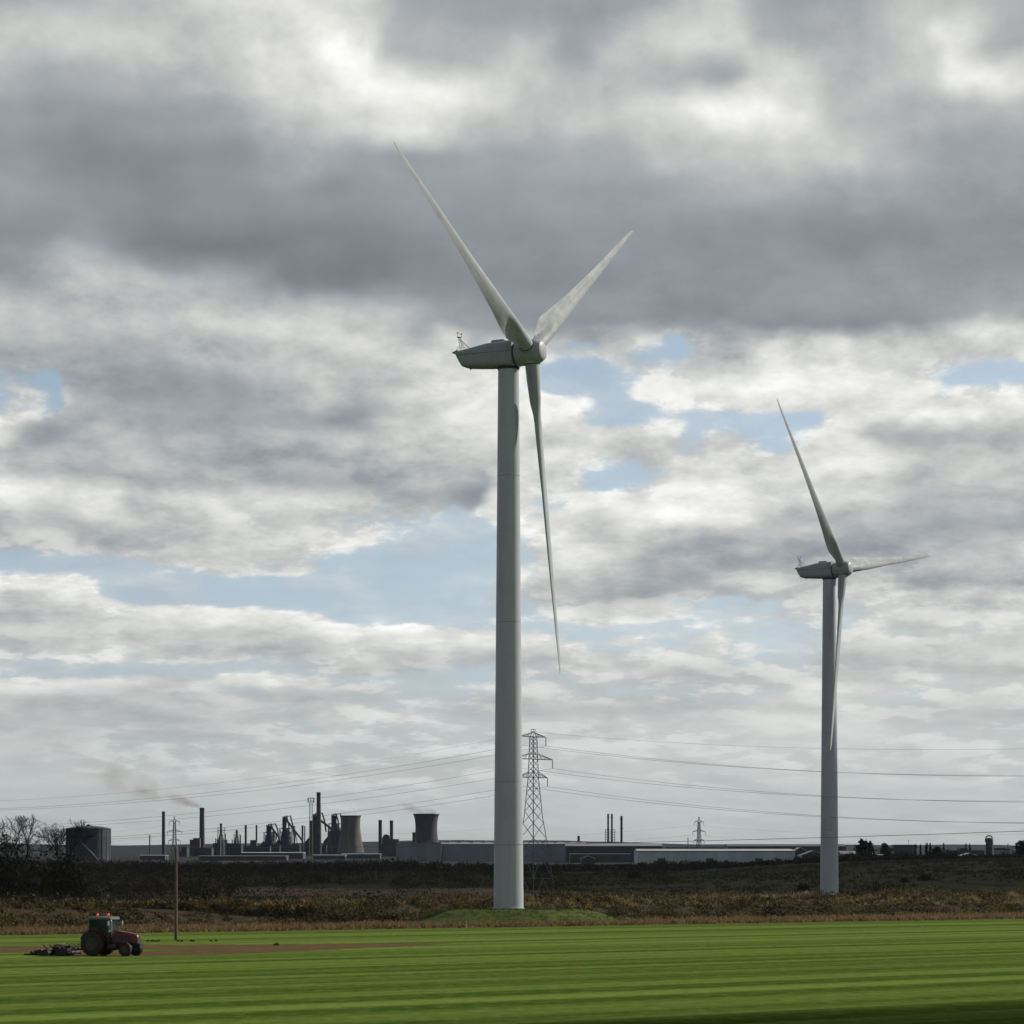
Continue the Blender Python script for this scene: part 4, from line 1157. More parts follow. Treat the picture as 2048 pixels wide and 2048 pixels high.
conifer(1887, 1688, 2200, 2.0, 'pointed tree at the left end of the long dark hall')
conifer(1932, 1688, 2300, 1.6, 'slim pointed tree behind the long dark hall, left one')
conifer(1940, 1689, 2300, 2.2, 'slim pointed tree behind the long dark hall, right one')
conifer(2042, 1685, 1900, 5.0, 'dark tree cut by the right edge of the picture', wide=True)

# ------------------------------------------------------------------ steelworks and sheds on the skyline
M['brickdark'] = mat('sooty_brick', (0.058, 0.046, 0.044), (0.034, 0.029, 0.030), .25, .9, coord='World')
M['steel'] = mat('sooty_steel', (0.022, 0.026, 0.034), (0.012, 0.015, 0.020), .3, .75, coord='World')
M['stack'] = mat('stack_steel', (0.030, 0.033, 0.040), (0.018, 0.020, 0.026), .2, .8, coord='World', stretch=(1, 1, .2))
M['concrete'] = mat('stained_concrete', (0.125, 0.104, 0.097), (0.066, 0.058, 0.058), .16, .9, coord='World', stretch=(1, 1, .12))
M['concretedark'] = mat('dark_concrete', (0.048, 0.046, 0.056), (0.028, 0.028, 0.036), .16, .9, coord='World', stretch=(1, 1, .15))
M['holder'] = mat('holder_steel', (0.026, 0.038, 0.048), (0.016, 0.022, 0.028), .2, .6, coord='World', stretch=(1, 1, .3))
M['lightpipe'] = mat('pale_steel', (0.42, 0.43, 0.43), (0.30, 0.31, 0.31), .6, .5)
def clad(name, c, c2=None, per=1.2):
    """profiled metal cladding"""
    m, nb, b = material(name)
    b.inputs['Roughness'].default_value = .55
    gn = m.node_tree.nodes.new('ShaderNodeNewGeometry'); pos = gn.outputs['Position']
    x, y, z = nb.sep(pos)[:3]
    n1 = nb.noise(nb.comb(nb.mul(x, .09), nb.mul(y, .09), nb.mul(z, .02)), 1.0, 4, .6)
    sheet = nb.noise(nb.comb(nb.math('FLOOR', nb.mul(x, .16)), 0.0, 3.0), 3.1, 0)
    cc = nb.mixc(nb.mapr(n1, .35, .7), c, c2 or tuple(v*.72 for v in c))
    cc = nb.mixc(nb.mapr(sheet, .4, .7, 0, .35), cc, tuple(v*.75 for v in c))
    nb.put(b.inputs['Base Color'], cc)
    bp = m.node_tree.nodes.new('ShaderNodeBump'); bp.inputs['Strength'].default_value = .5; bp.inputs['Distance'].default_value = .05
    nb.put(bp.inputs['Height'], nb.math('SINE', nb.mul(x, 2*math.pi/per))); nb.put(b.inputs['Normal'], bp.outputs[0])
    return m
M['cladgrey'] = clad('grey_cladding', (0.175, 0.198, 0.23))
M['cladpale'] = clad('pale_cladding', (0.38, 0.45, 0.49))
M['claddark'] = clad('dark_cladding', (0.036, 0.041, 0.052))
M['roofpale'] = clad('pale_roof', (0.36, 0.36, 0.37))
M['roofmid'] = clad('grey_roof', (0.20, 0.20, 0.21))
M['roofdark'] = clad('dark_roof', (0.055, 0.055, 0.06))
M['window'] = mat('window_glass', (0.03, 0.035, 0.04), rough=.15)
M['winpale'] = mat('pale_window', (0.30, 0.31, 0.31), rough=.25)

def base_z(x, D): return gz1((x-XC)/F*D, D) - .5
def chimney(x, ytop, D, wt_, wb, label, mtl='stack', band=True, grp='tall chimneys of the steelworks', platforms=0, name='chimney', cat='chimney'):
    p = at(x, ytop, D); zb = base_z(x, D); h = p.z-zb; s = D/F
    root = empty(name, (p.x, D, zb), 0, label, cat, grp)
    r1, r0 = wt_*s/2, wb*s/2
    MB().lathe([(r0, 0), (r0*.6+r1*.4, h*.4), (r1*1.0, h*.97), (r1, h)], 24).build('shaft', M[mtl], root, smooth=50)
    if band:
        MB().lathe([(r1*1.01, h-.06*h), (r1*1.06, h-.055*h), (r1*1.06, h), (r1*.8, h+.05), (r1*.8, h-.8)], 24).build('rim', M['steel'], root, smooth=30)
    for k in range(platforms):
        z = h*(.5+.42*(k+1)/platforms)
        MB().lathe([(r1*.9, z), (r1*1.9, z), (r1*1.9, z+.3), (r1*.9, z+.3)], 16).build('platform', M['steel'], root)
    lad = MB().box(-.25, .25, -r0-.15, -r0*.98, 1, h*.35); lad.build('ladder', M['steel'], root)
    return root
def shed(x0, x1, ytop, D, depth, label, wall='claddark', roof='roofmid', yeave=None, name='industrial_shed', gable=None, parts=None, cat='building', grp=None, ybase=None):
    """long shed; its near wall faces the camera; ridge runs along it. gable: list of bay widths with gable ends"""
    a, b = at(x0, ytop, D), at(x1, ytop, D)
    zb = min(base_z(x0, D), base_z(x1, D)); 
    if ybase: zb = at(x0, ybase, D).z
    zt = a.z-zb; ze = (at(x0, yeave, D).z-zb) if yeave else zt-.6
    root = empty(name, ((a.x+b.x)/2, D, zb), 0, label, cat, grp)
    L = (b.x-a.x)/2
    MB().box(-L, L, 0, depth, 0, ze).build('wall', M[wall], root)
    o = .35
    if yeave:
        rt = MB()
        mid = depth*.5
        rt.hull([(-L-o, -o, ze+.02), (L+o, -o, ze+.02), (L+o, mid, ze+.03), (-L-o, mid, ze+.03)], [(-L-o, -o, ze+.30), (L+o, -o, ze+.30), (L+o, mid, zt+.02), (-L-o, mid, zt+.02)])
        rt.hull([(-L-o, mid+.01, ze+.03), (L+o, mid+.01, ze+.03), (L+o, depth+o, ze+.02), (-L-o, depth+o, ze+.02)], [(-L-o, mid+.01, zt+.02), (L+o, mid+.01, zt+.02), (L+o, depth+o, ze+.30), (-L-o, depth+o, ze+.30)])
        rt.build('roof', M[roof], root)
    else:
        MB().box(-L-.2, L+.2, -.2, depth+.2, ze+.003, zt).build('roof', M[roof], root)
    return root, L, ze, zt, D/F
def structure(x, D, label, name='blast_furnace', cat='steelworks', grp=None):
    p = at(x, YH, D); zb = base_z(x, D)
    return empty(name, (p.x, D, zb), 0, label, cat, grp), p.x, zb
def loc_px(x, y, D, ox, zb, dy=0.0):
    p = at(x, y, D); return (p.x-ox, dy, p.z-zb)

# gas holder
GD = 2500.0
gh, ox, zb = structure(177, GD, 'broad dark domed gas holder on the left skyline', 'gas_holder', 'gas holder')
rad = 44.5*GD/F; zt = at(177, 1657, GD).z-zb
MB().lathe([(rad, 0), (rad, zt)], 72).build('shell', M['holder'], gh, smooth=40)
MB().lathe([(rad*1.012, zt-1.0), (rad*1.012, zt), (rad*.98, zt+.15)], 72).build('top_rim', M['steel'], gh, smooth=30)
MB().lathe([(rad*.985, zt+.10), (rad*.8, zt+.9), (rad*.5, zt+1.75), (rad*.2, zt+2.15), (0, zt+2.25)], 72).build('dome_roof', M['holder'], gh, smooth=50)
MB().lathe([(1.7, zt+2.1), (1.7, zt+3.2), (1.0, zt+3.4)], 20).build('roof_vent', M['steel'], gh, smooth=30)
for k in range(24):
    w = 2*math.pi*k/24
    MB().tube((rad*1.008*math.cos(w), rad*1.008*math.sin(w), 0), (rad*1.008*math.cos(w), rad*1.008*math.sin(w), zt), .16, n=4).build('stiffener', M['holder'], gh)
stp = [Vector(((rad+.8)*math.cos(w), (rad+.8)*math.sin(w), z)) for w, z in zip(np.linspace(R(259), R(304), 20), np.linspace(zt*.60, zt*.02, 20))]
MB().path(stp, .75, 5).build('stairway', M['roofmid'], gh)

chimney(299.5, 1670, 3200, 2.4, 2.8, 'short thin chimney far left of the others', grp='tall chimneys of the steelworks')
chimney(327, 1623, 3600, 6.2, 7.2, 'slim dark chimney left of the small distant pylon')
chimney(404, 1615.5, 3700, 9.4, 11.6, 'thick smoking chimney above a dark boiler house', 'brickdark')
chimney(491.5, 1650, 3900, 4.2, 4.6, 'short chimney with collars, left of a matching pair', platforms=3)
chimney(513, 1650, 3900, 3.5, 3.8, 'short chimney, right of a matching pair')
chimney(588.5, 1652, 4000, 3.2, 3.4, 'thin chimney between the blast furnace and its inclined bridge')
chimney(605, 1651, 4050, 4.0, 4.2, 'stubby chimney left of the floodlight mast')
chimney(609.5, 1652, 4060, 2.2, 2.4, 'very thin pipe chimney beside the stubby one')
chimney(637.3, 1584.5, 3500, 8.0, 12.0, 'tallest chimney of the steelworks, brick with a dark top', 'brickdark')
chimney(760.5, 1640, 3600, 7.0, 7.4, 'left of two dark twin chimneys between the cooling towers', 'steel')
chimney(783, 1641, 3600, 6.8, 7.2, 'right of two dark twin chimneys between the cooling towers', 'steel')
chimney(1157.3, 1672, 3000, 5.0, 5.0, 'short round stub chimney on the shed right of the large pylon')
chimney(1216.3, 1627.5, 3200, 3.6, 3.8, 'left of two thin chimneys joined by a lattice frame', platforms=1)
chimney(1223.8, 1627.5, 3200, 3.6, 3.8, 'right of two thin chimneys joined by a lattice frame', platforms=1)
chimney(1243, 1632, 3200, 4.6, 4.8, 'single thin chimney right of the framed pair', platforms=2)

def lattice_box(root, m_name, x0, x1, y0, y1, D, ox, zb, depth, n, r, mtl='steel'):
    m = MB(); z0 = at(0, y1, D).z-zb; z1 = at(0, y0, D).z-zb
    xa, xb = at(x0, 0, D).x-ox, at(x1, 0, D).x-ox
    C = [(xa, 0), (xb, 0), (xb, depth), (xa, depth)]
    for x, y in C: m.tube((x, y, z0), (x, y, z1), r, n=4)
    for k in range(n+1):
        z = z0+(z1-z0)*k/n
        for i in range(4):
            (x, y), (u_, v_) = C[i], C[(i+1) % 4]
            m.tube((x, y, z), (u_, v_, z), r*.8, n=4)
            if k < n: m.tube((x, y, z), (u_, v_, z+(z1-z0)/n), r*.6, n=4)
    return m.build(m_name, M[mtl], root)
fr_, ox, zb = structure(1220, 3195, 'lattice steel frame around the feet of two thin chimneys', 'steel_frame', 'frame')
lattice_box(fr_, 'lattice', 1211, 1230, 1659, 1690, 3195, ox, zb, 9, 6, .22)

# boiler house and refinery-like plant
def blocks(x, D, label, boxes, name='plant_building', cat='building', mtl='steel', extra=None, grp=None):
    root, ox, zb = structure(x, D, label, name, cat, grp)
    for i, (x0, x1, yt, d0, d1) in enumerate(boxes):
        a, b = at(x0, yt, D), at(x1, yt, D)
        MB().box(a.x-ox, b.x-ox, d0, d1, 0 if i == 0 else .003*i, a.z-zb).build('block', M[mtl], root)
        MB().box(a.x-ox-.25, b.x-ox+.25, d0-.25, d1+.25, a.z-zb+.004, a.z-zb+.55).build('parapet', M['steel'], root)
    return root, ox, zb
bh, ox, zb = blocks(388, 3680, 'dark stepped boiler house at the foot of the smoking chimney', [(379.5, 388, 1680, 0, 20), (386, 399, 1677, 2, 26), (398, 424, 1697, -4, 22)], mtl='brickdark')
blocks(365, 3400, 'small square dark block right of the small distant pylon', [(357.5, 373.5, 1694, 0, 22)])
blocks(441, 3750, 'dark plant block carrying two pipe-wrapped stacks', [(426, 458, 1687, 0, 26), (456, 482, 1687.5, 3, 30), (433, 452, 1680, 5, 20)])
blocks(506, 3880, 'small square tower between the two matching short chimneys', [(500.5, 512.5, 1681, 0, 14), (478, 540, 1693, -4, 20)])
def process_stack(x, ytop, D, w, yshoulder, label):
    root, ox, zb = structure(x, D, label, 'process_stack', 'chimney', 'pipe-wrapped process stacks')
    z = lambda y: at(0, y, D).z-zb
    s = D/F
    MB().lathe([(w*s*.5, z(yshoulder)), (w*s*.5, z(ytop))], 16).build('shaft', M['stack'], root, smooth=40)
    MB().lathe([(w*s*.62, z(ytop)-2), (w*s*.62, z(ytop))], 16).build('rim', M['steel'], root, smooth=40)
    MB().lathe([(w*s*1.7, 0), (w*s*1.7, z(yshoulder)-8), (w*s*.9, z(yshoulder)), (w*s*.5, z(yshoulder)+3)], 18).build('vessel', M['steel'], root, smooth=30)
    lattice_box(root, 'lattice', x-w*1.6, x+w*1.6, ytop+8, yshoulder+10, D, ox, zb, 7, 5, .2)
    for k in range(3):
        xx = (k-1)*w*s*2.2
        MB().tube((xx, -4-k, 0), (xx, -4-k, z(yshoulder)-3+3*k), .7, n=8).build('downpipe', M['lightpipe' if k == 1 else 'steel'], root)
    MB().lathe([(w*s*.4, z(yshoulder)+6), (w*s*1.4, z(yshoulder)+6), (w*s*1.4, z(yshoulder)+6.5), (w*s*.4, z(yshoulder)+6.5)], 16).build('platform', M['steel'], root)
process_stack(442, 1647, 3740, 4.4, 1672, 'taller pipe-wrapped stack of the dark plant block')
process_stack(473.5, 1660, 3760, 3.8, 1675, 'shorter pipe-wrapped stack of the dark plant block')

def furnace(x, D, body, head, inc, label, extra_boxes=()):
    root, ox, zb = structure(x, D, label, 'blast_furnace', 'blast furnace', 'blast furnaces of the steelworks')
    s = D/F; z = lambda y: at(0, y, D).z-zb
    bx0, bx1, by = body
    cx, w = (bx0+bx1)/2, (bx1-bx0)
    cxm = at(cx, 0, D).x-ox
    MB().lathe([(w*s*.46, 0), (w*s*.50, z(by)*.35), (w*s*.40, z(by)*.8), (w*s*.26, z(by))], 20, (cxm, 10, 0)).build('furnace_shell', M['steel'], root, smooth=35)
    lattice_box(root, 'support_frame', bx0, bx1, by, 1712, D, ox, zb, 20, 6, .45)
    hx0, hx1, hy = head
    lattice_box(root, 'head_frame', hx0, hx1, hy, by+6, D, ox, zb, 9, 4, .38)
    MB().box(at(hx0, 0, D).x-ox+.6, at(hx1, 0, D).x-ox-.6, 1, 8, z(by)-6, z(hy)-1).build('head_house', M['steel'], root)
    for q in range(2):
        xx = at(hx0+(hx1-hx0)*(.3+.5*q), 0, D).x-ox
        MB().path([Vector((xx, 4, z(by)-2)), Vector((xx+1+q, 3, z(hy)+1)), Vector((xx+4+3*q, 2, z(hy)+1.5)), Vector((xx+7+3*q, 1, z(by)+4)), Vector((xx+8+4*q, 0, z(by)-10))], 1.0, 8).build('gas_main', M['steel'], root, smooth=40)
    if inc:
        (ax, ay), (cx2, cy2) = inc
        a_, b_ = Vector(loc_px(ax, ay, D, ox, zb, -2)), Vector(loc_px(cx2, cy2, D, ox, zb, -8))
        n_ = Vector((0, 0, 1)); m = MB()
        for dy_ in (-1.6, 1.6):
            m.tube(a_+Vector((0, dy_, 0)), b_+Vector((0, dy_, 0)), .42, n=4); m.tube(a_+Vector((0, dy_, 2.8)), b_+Vector((0, dy_, 2.8)), .42, n=4)
            for k in range(14):
                t = k/14; m.tube(a_.lerp(b_, t)+Vector((0, dy_, 0)), a_.lerp(b_, t+1/14)+Vector((0, dy_, 2.8)), .2, n=4)
        m.hull([a_+Vector((0, -1.5, .3)), b_+Vector((0, -1.5, .3)), b_+Vector((0, 1.5, .3)), a_+Vector((0, 1.5, .3))], [a_+Vector((0, -1.5, 2.2)), b_+Vector((0, -1.5, 2.2)), b_+Vector((0, 1.5, 2.2)), a_+Vector((0, 1.5, 2.2))])
        m.build('skip_bridge', M['steel'], root)
        t_ = a_.lerp(b_, .6); MB().tube((t_.x-2, t_.y, 0), (t_.x, t_.y, t_.z), .5, n=5).tube((t_.x+5, t_.y, 0), (t_.x, t_.y, t_.z), .5, n=5).build('bridge_trestle', M['steel'], root)
    for (x0, x1, yt, d0, d1) in extra_boxes:
        MB().box(at(x0, 0, D).x-ox, at(x1, 0, D).x-ox, d0, d1, 0, z(yt)).build('house', M['steel'], root)
    for k in range(3):
        xs_ = at(bx0-2-2.6*k, 0, D).x-ox
        MB().lathe([(3.0, 0), (3.0, z(by)*.55-2*k), (1.5, z(by)*.55+2-2*k), (0, z(by)*.55+2.6-2*k)], 16, (xs_, 16, 0)).build('stove', M['steel'], root, smooth=35)
    return root
furnace(538, 3950, (527.5, 549, 1664), (533, 541.5, 1650), ((541, 1654), (561, 1680)), 'leftmost blast furnace with a short inclined skip bridge', [(523, 560, 1690, -6, 10)])
furnace(572, 4000, (559, 583, 1656), (565, 571.5, 1634), ((570, 1638), (606, 1684)), 'blast furnace with the longest inclined skip bridge', [(556, 600, 1689, -6, 10)])
furnace(629, 3800, (620, 640, 1648), (626, 635, 1628.5), ((641, 1643), (668, 1663)), 'blast furnace partly hidden behind the tallest chimney', [(612, 652, 1690, 6, 20), (619, 628, 1641, 4, 12)])
furnace(668, 4050, (657, 683, 1647), (663, 672, 1629.5), None, 'rightmost blast furnace touching the left cooling tower', [(655, 684, 1662, 2, 20), (650, 690, 1688, -4, 22)])

# floodlight mast
FD = 2000.0
fm, ox, zb = structure(622, FD, 'tall floodlight mast left of the tallest chimney', 'floodlight_mast', 'mast')
zm = at(0, 1606, FD).z-zb
lt = MB(); rb, rt_ = 1.25, .95
for sx, sy in ((-1, -1), (1, -1), (1, 1), (-1, 1)): lt.tube((sx*rb, sy*rb, 0), (sx*rt_, sy*rt_, zm), .11, n=4)
nn = 26
for k in range(nn):
    z0, z1 = zm*k/nn, zm*(k+1)/nn; h0, h1 = rb+(rt_-rb)*k/nn, rb+(rt_-rb)*(k+1)/nn
    for (a1, b1), (a2, b2) in (((-1, -1), (1, -1)), ((1, -1), (1, 1)), ((1, 1), (-1, 1)), ((-1, 1), (-1, -1))):
        lt.tube((a1*h0, b1*h0, z0), (a2*h1, b2*h1, z1), .07, n=4); lt.tube((a2*h0, b2*h0, z0), (a1*h1, b1*h1, z1), .07, n=4)
lt.build('lattice_shaft', mat('mast_paint', (.22, .19, .13), (.13, .11, .08), .5, .7), fm)
hd = MB(); hd.box(-2.1, 2.1, -2.1, 2.1, zm, zm+.2); 
for sx in (-2.1, 2.1):
    for sy in (-2.1, 2.1): hd.tube((sx, sy, zm), (sx, sy, zm+3.4), .12, n=4)
for z in (1.6, 3.4):
    hd.tube((-2.1, -2.1, zm+z), (2.1, -2.1, zm+z), .1, n=4); hd.tube((-2.1, 2.1, zm+z), (2.1, 2.1, zm+z), .1, n=4); hd.tube((-2.1, -2.1, zm+z), (-2.1, 2.1, zm+z), .1, n=4); hd.tube((2.1, -2.1, zm+z), (2.1, 2.1, zm+z), .1, n=4)
hd.build('lamp_platform', M['steel'], fm)
for k in range(6):
    lx = -1.7+(k % 3)*1.7; lz = zm+1.0+1.7*(k//3)
    MB().hull([(lx-.45, -2.2, lz-.4), (lx+.45, -2.2, lz-.4), (lx+.45, -2.2, lz+.4), (lx-.45, -2.2, lz+.4)], [(lx-.25, -1.5, lz-.2), (lx+.25, -1.5, lz-.2), (lx+.25, -1.5, lz+.2), (lx-.25, -1.5, lz+.2)]).build('floodlight', M['blackplastic'], fm)

# cooling towers
def cooling(x, D, prof_px, label, mtl):
    root, ox, zb = structure(x, D, label, 'cooling_tower', 'cooling tower', 'cooling towers')
    s = D/F; z = lambda y: at(0, y, D).z-zb
    ys_, ws_ = zip(*prof_px)
    yy_ = np.linspace(ys_[0], ys_[-1], 30)
    from_ = np.interp
    # smooth profile
    co = np.polyfit(ys_, ws_, min(3, len(ys_)-1)); ww = np.polyval(co, yy_)
    pr = [(max(w, 1)*s/2, z(y)) for y, w in zip(yy_[::-1], ww[::-1])]
    top_r, top_z = pr[-1]
    bot_r, bot_z = pr[0]
    MB().lathe(pr + [(top_r-.6, top_z), (pr[-4][0]-.7, pr[-4][1])], 72).build('shell', M[mtl], root, smooth=50)
    MB().lathe([(top_r+.02, top_z-1.6), (top_r+.35, top_z-1.5), (top_r+.35, top_z+.2), (top_r-.7, top_z+.2)], 72).build('rim', M['steel'], root, smooth=30)
    lg = MB()
    for k in range(36):
        w0, w1 = 2*math.pi*k/36, 2*math.pi*(k+.5)/36
        lg.tube((bot_r*math.cos(w0), bot_r*math.sin(w0), bot_z+.5), ((bot_r+1)*math.cos(w1), (bot_r+1)*math.sin(w1), min(0, bot_z-5)), .4, n=5)
    lg.build('leg_ring', M[mtl], root)
    return root
CD = 3700.0
cooling(701, CD, [(1631.5, 41), (1648, 38.5), (1668, 42), (1690, 49), (1706, 55)], 'tall brownish left cooling tower beside the blast furnaces', 'concrete')
cooling(852.5, CD+200, [(1628, 51.5), (1645, 44.5), (1660, 43.5), (1680, 48), (1706, 58)], 'dark flared right cooling tower behind the long grey shed', 'concretedark')

# power house between twin chimneys
ph, ox, zb = blocks(776, 3560, 'dark power house around the twin chimneys', [(757, 798, 1690, 0, 40), (779, 796.5, 1679, 6, 30)], mtl='brickdark')
Dp = 3560; zz = lambda y: at(0, y, Dp).z-zb
bv = MB(); ring0 = []
for k in range(13):
    w = math.pi*k/12; ring0.append((at(772, 0, Dp).x-ox+8.2*.6*math.cos(w)*1.0, 4, zz(1679)+zz(0)*0+6.2*math.sin(w)))
ring0 += [(at(772, 0, Dp).x-ox-4.9, 4, zz(1692)), (at(772, 0, Dp).x-ox+4.9, 4, zz(1692))]
bv.loft([ring0, [(x, 22, z) for x, y, z in ring0]]); bv.build('barrel_roof', M['brickdark'], ph)
MB().box(at(768, 0, Dp).x-ox, at(777, 0, Dp).x-ox, 3.6, 4.2, zz(1684), zz(1681)).build('louvre', M['steel'], ph)
blocks(829, 3850, 'narrow dark shaft house against the left flank of the right cooling tower', [(826, 832.5, 1666, -24, -16)])

# sheds, left to right
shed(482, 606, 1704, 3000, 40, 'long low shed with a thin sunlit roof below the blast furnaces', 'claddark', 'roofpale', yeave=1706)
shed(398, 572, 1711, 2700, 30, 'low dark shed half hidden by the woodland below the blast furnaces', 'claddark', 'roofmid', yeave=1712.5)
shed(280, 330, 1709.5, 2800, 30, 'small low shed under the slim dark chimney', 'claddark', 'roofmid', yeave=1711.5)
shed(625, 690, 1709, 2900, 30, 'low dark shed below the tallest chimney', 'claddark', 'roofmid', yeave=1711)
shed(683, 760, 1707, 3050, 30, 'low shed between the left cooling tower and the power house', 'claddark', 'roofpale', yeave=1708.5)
ls, L_, ze, zt_, s_ = shed(882, 1172, 1683.5, 2450, 60, 'very long grey shed crossing behind the tallest turbine', 'cladgrey', 'roofmid', yeave=1688.5)
for k in range(12):
    xx = -L_+L_*2*(k+.5)/12
    MB().box(xx-1.6, xx+1.6, 24, 36, zt_-.6, zt_+.9).build('ridge_vent', M['roofmid'], ls)
def gable_shed(x0, x1, ypeak, yeave, D, depth, label, wall, roof):
    a, b = at(x0, yeave, D), at(x1, yeave, D); zb = base_z((x0+x1)/2, D)
    root = empty('gabled_shed', ((a.x+b.x)/2, D, zb), 0, label, 'building', 'gabled sheds')
    L = (b.x-a.x)/2; ze = a.z-zb; zp = at(0, ypeak, D).z-zb
    MB().hull([(-L, 0, 0), (L, 0, 0), (L, 0, ze), (0, 0, zp-.05), (-L, 0, ze)], [(-L, depth, 0), (L, depth, 0), (L, depth, ze), (0, depth, zp-.05), (-L, depth, ze)]).build('wall', M[wall], root)
    for sx in (-1, 1):
        MB().hull([(sx*(L+.5), -.6, ze-.1), (0, -.6, zp), (0, depth+.6, zp), (sx*(L+.5), depth+.6, ze-.1)][::sx], [(sx*(L+.5), -.6, ze+.35), (0, -.6, zp+.45), (0, depth+.6, zp+.45), (sx*(L+.5), depth+.6, ze+.35)][::sx]).build('roof_slope', M[roof], root)
    return root
gable_shed(792, 838, 1683.5, 1687.5, 2440, 60, 'left of two gabled grey bays at the end of the long shed', 'cladgrey', 'roofpale')
gable_shed(838.5, 882, 1683, 1688, 2440, 60, 'right of two gabled grey bays at the end of the long shed', 'cladgrey', 'roofmid')
shed(1132, 1325, 1686, 2350, 50, 'long dark shed with a grey roof right of the large pylon', 'claddark', 'roofmid', yeave=1692.5)
shed(1140, 1262, 1707, 2200, 30, 'low dark lean-to in front of the long dark shed', 'claddark', 'roofdark', yeave=1709)
gable_shed(1163, 1190, 1712, 1718, 2050, 20, 'small pale-roofed hut in front of the dark lean-to', 'claddark', 'roofpale')
ws, L_, ze, zt_, s_ = shed(1275.5, 1589.5, 1697, 2000, 60, 'long pale blue-grey shed with a white roof edge', 'cladpale', 'roofpale', yeave=1702.5, ybase=1733)
MB().box(-L_-.05, L_+.05, -.42, -.36, ze-.25, ze+.02).build('gutter', M['steel'], ws)
for k in range(3):
    xx = -L_*.7+k*L_*.62
    MB().box(xx-2.5, xx+2.5, -.1, -.004, 0, 5.5).build('roller_door', M['claddark'], ws)
shed(1456, 1692, 1687.5, 2700, 50, 'long black-roofed shed behind the farther turbine tower', 'claddark', 'roofdark', yeave=1693)
shed(1330, 1460, 1694.5, 2900, 40, 'low dark shed seen above the pale shed', 'claddark', 'roofdark')
gable_shed(1590, 1612, 1695.5, 1702, 2150, 25, 'pale-roofed shed end just right of the long pale shed', 'claddark', 'roofpale')
gable_shed(1604, 1650, 1702, 1711, 2000, 25, 'dark gabled shed left of the farther turbine foot', 'claddark', 'roofmid')
shed(1683, 1748, 1701.5, 2050, 30, 'grey-roofed shed just right of the farther turbine tower', 'cladgrey', 'roofmid', yeave=1709)
shed(1740, 1768, 1708, 2000, 20, 'small grey-walled hut below the broad dark skyline tree', 'cladgrey', 'roofmid', yeave=1711)
# flat-roofed block with windows
ab, L_, ze, zt_, s_ = shed(1760, 1833, 1696, 2100, 16, 'flat-roofed three-storey dark block on the right skyline', 'claddark', 'roofdark', name='office_block')
MB().box(-3, 17*.8, 2, 13, zt_+.003, zt_+2.4).build('penthouse', M['claddark'], ab)
for k in range(3):
    for j in range(10):
        xx = -L_+L_*2*(j+.5)/10; z0 = 1.2+k*(ze-1.5)/3+.4
        f_ = MB().box(xx-.85, xx+.85, -.06, -.003, z0, z0+1.4).build('window', M['winpale' if (j*7+k*3) % 9 == 0 else 'window'], ab)
MB().tube((8, 6, zt_), (8, 6, zt_+6), .1, n=5).tube((6.5, 6, zt_+5), (9.5, 6, zt_+5), .08, n=5).build('aerial', M['steel'], ab)
hl, L_, ze, zt_, s_ = shed(1884, 1969, 1700.5, 2150, 40, 'long dark flat hall left of the silo tower', 'claddark', 'roofdark', name='dark_hall')
for j in range(7): MB().box(-L_+L_*2*(j+.4)/7, -L_+L_*2*(j+.7)/7, -.08, -.003, 2, 5).build('window', M['window'], hl)
MB().box(L_*-.1, L_*.25, 5, 20, zt_+.003, zt_+1.5).build('roof_plant', M['steel'], hl)
shed(1812, 1893, 1717.5, 1500, 14, 'low pale roof just above the crest of the right-hand hill', 'claddark', 'roofpale', yeave=1719.5)
gable_shed(1922, 1960, 1707, 1713, 1900, 20, 'pale low gabled hut before the long dark hall', 'cladgrey', 'roofpale')
# silo with goose-neck pipe
SD = 2000.0
si, ox, zb = structure(1979.5, SD, 'dark silo tower with a curved pipe over its top near the right edge', 'silo', 'silo')
z = lambda y: at(0, y, SD).z-zb
MB().lathe([(2.35, 0), (2.35, z(1683)), (2.25, z(1678)), (1.6, z(1676)), (0, z(1675.5))], 28).build('shell', M['holder'], si, smooth=35)
arc = [Vector((-.5+2.3*math.cos(w), -.4, z(1679)+2.6*math.sin(w))) for w in np.linspace(math.pi, 0, 14)]
MB().path(arc+[Vector((1.8, -.4, z(1700)))], .42, 8).build('goose_neck_pipe', M['steel'], si, smooth=40)
lattice_box(si, 'ladder_cage', 1972, 1975, 1676, 1712, SD, ox, zb, 1.2, 14, .09)
MB().box(-3.1, -2.2, -.8, .8, z(1684), z(1679)).build('filter_box', M['steel'], si)
MB().lathe([(2.6, 0), (2.6, 4.5), (2.37, 4.6)], 28).build('plinth', M['lightpipe'], si, smooth=35)
blocks(2004, 2100, 'pale stepped works right of the silo tower', [(1989, 2021, 1699.5, 0, 20), (1994, 2014, 1697.5, 4, 16)], mtl='cladgrey')
for x, y, l in ((2016, 1687, 'left of two thin posts right of the silo tower'), (2024.5, 1692, 'right of two thin posts right of the silo tower'), (1376, 1675, 'needle-thin mast left of the distant pylon before the pale shed')):
    chimney(x, y, 2300, 1.6, 2.0, l, 'steel', False, 'thin posts on the skyline', name='thin_mast', cat='mast')

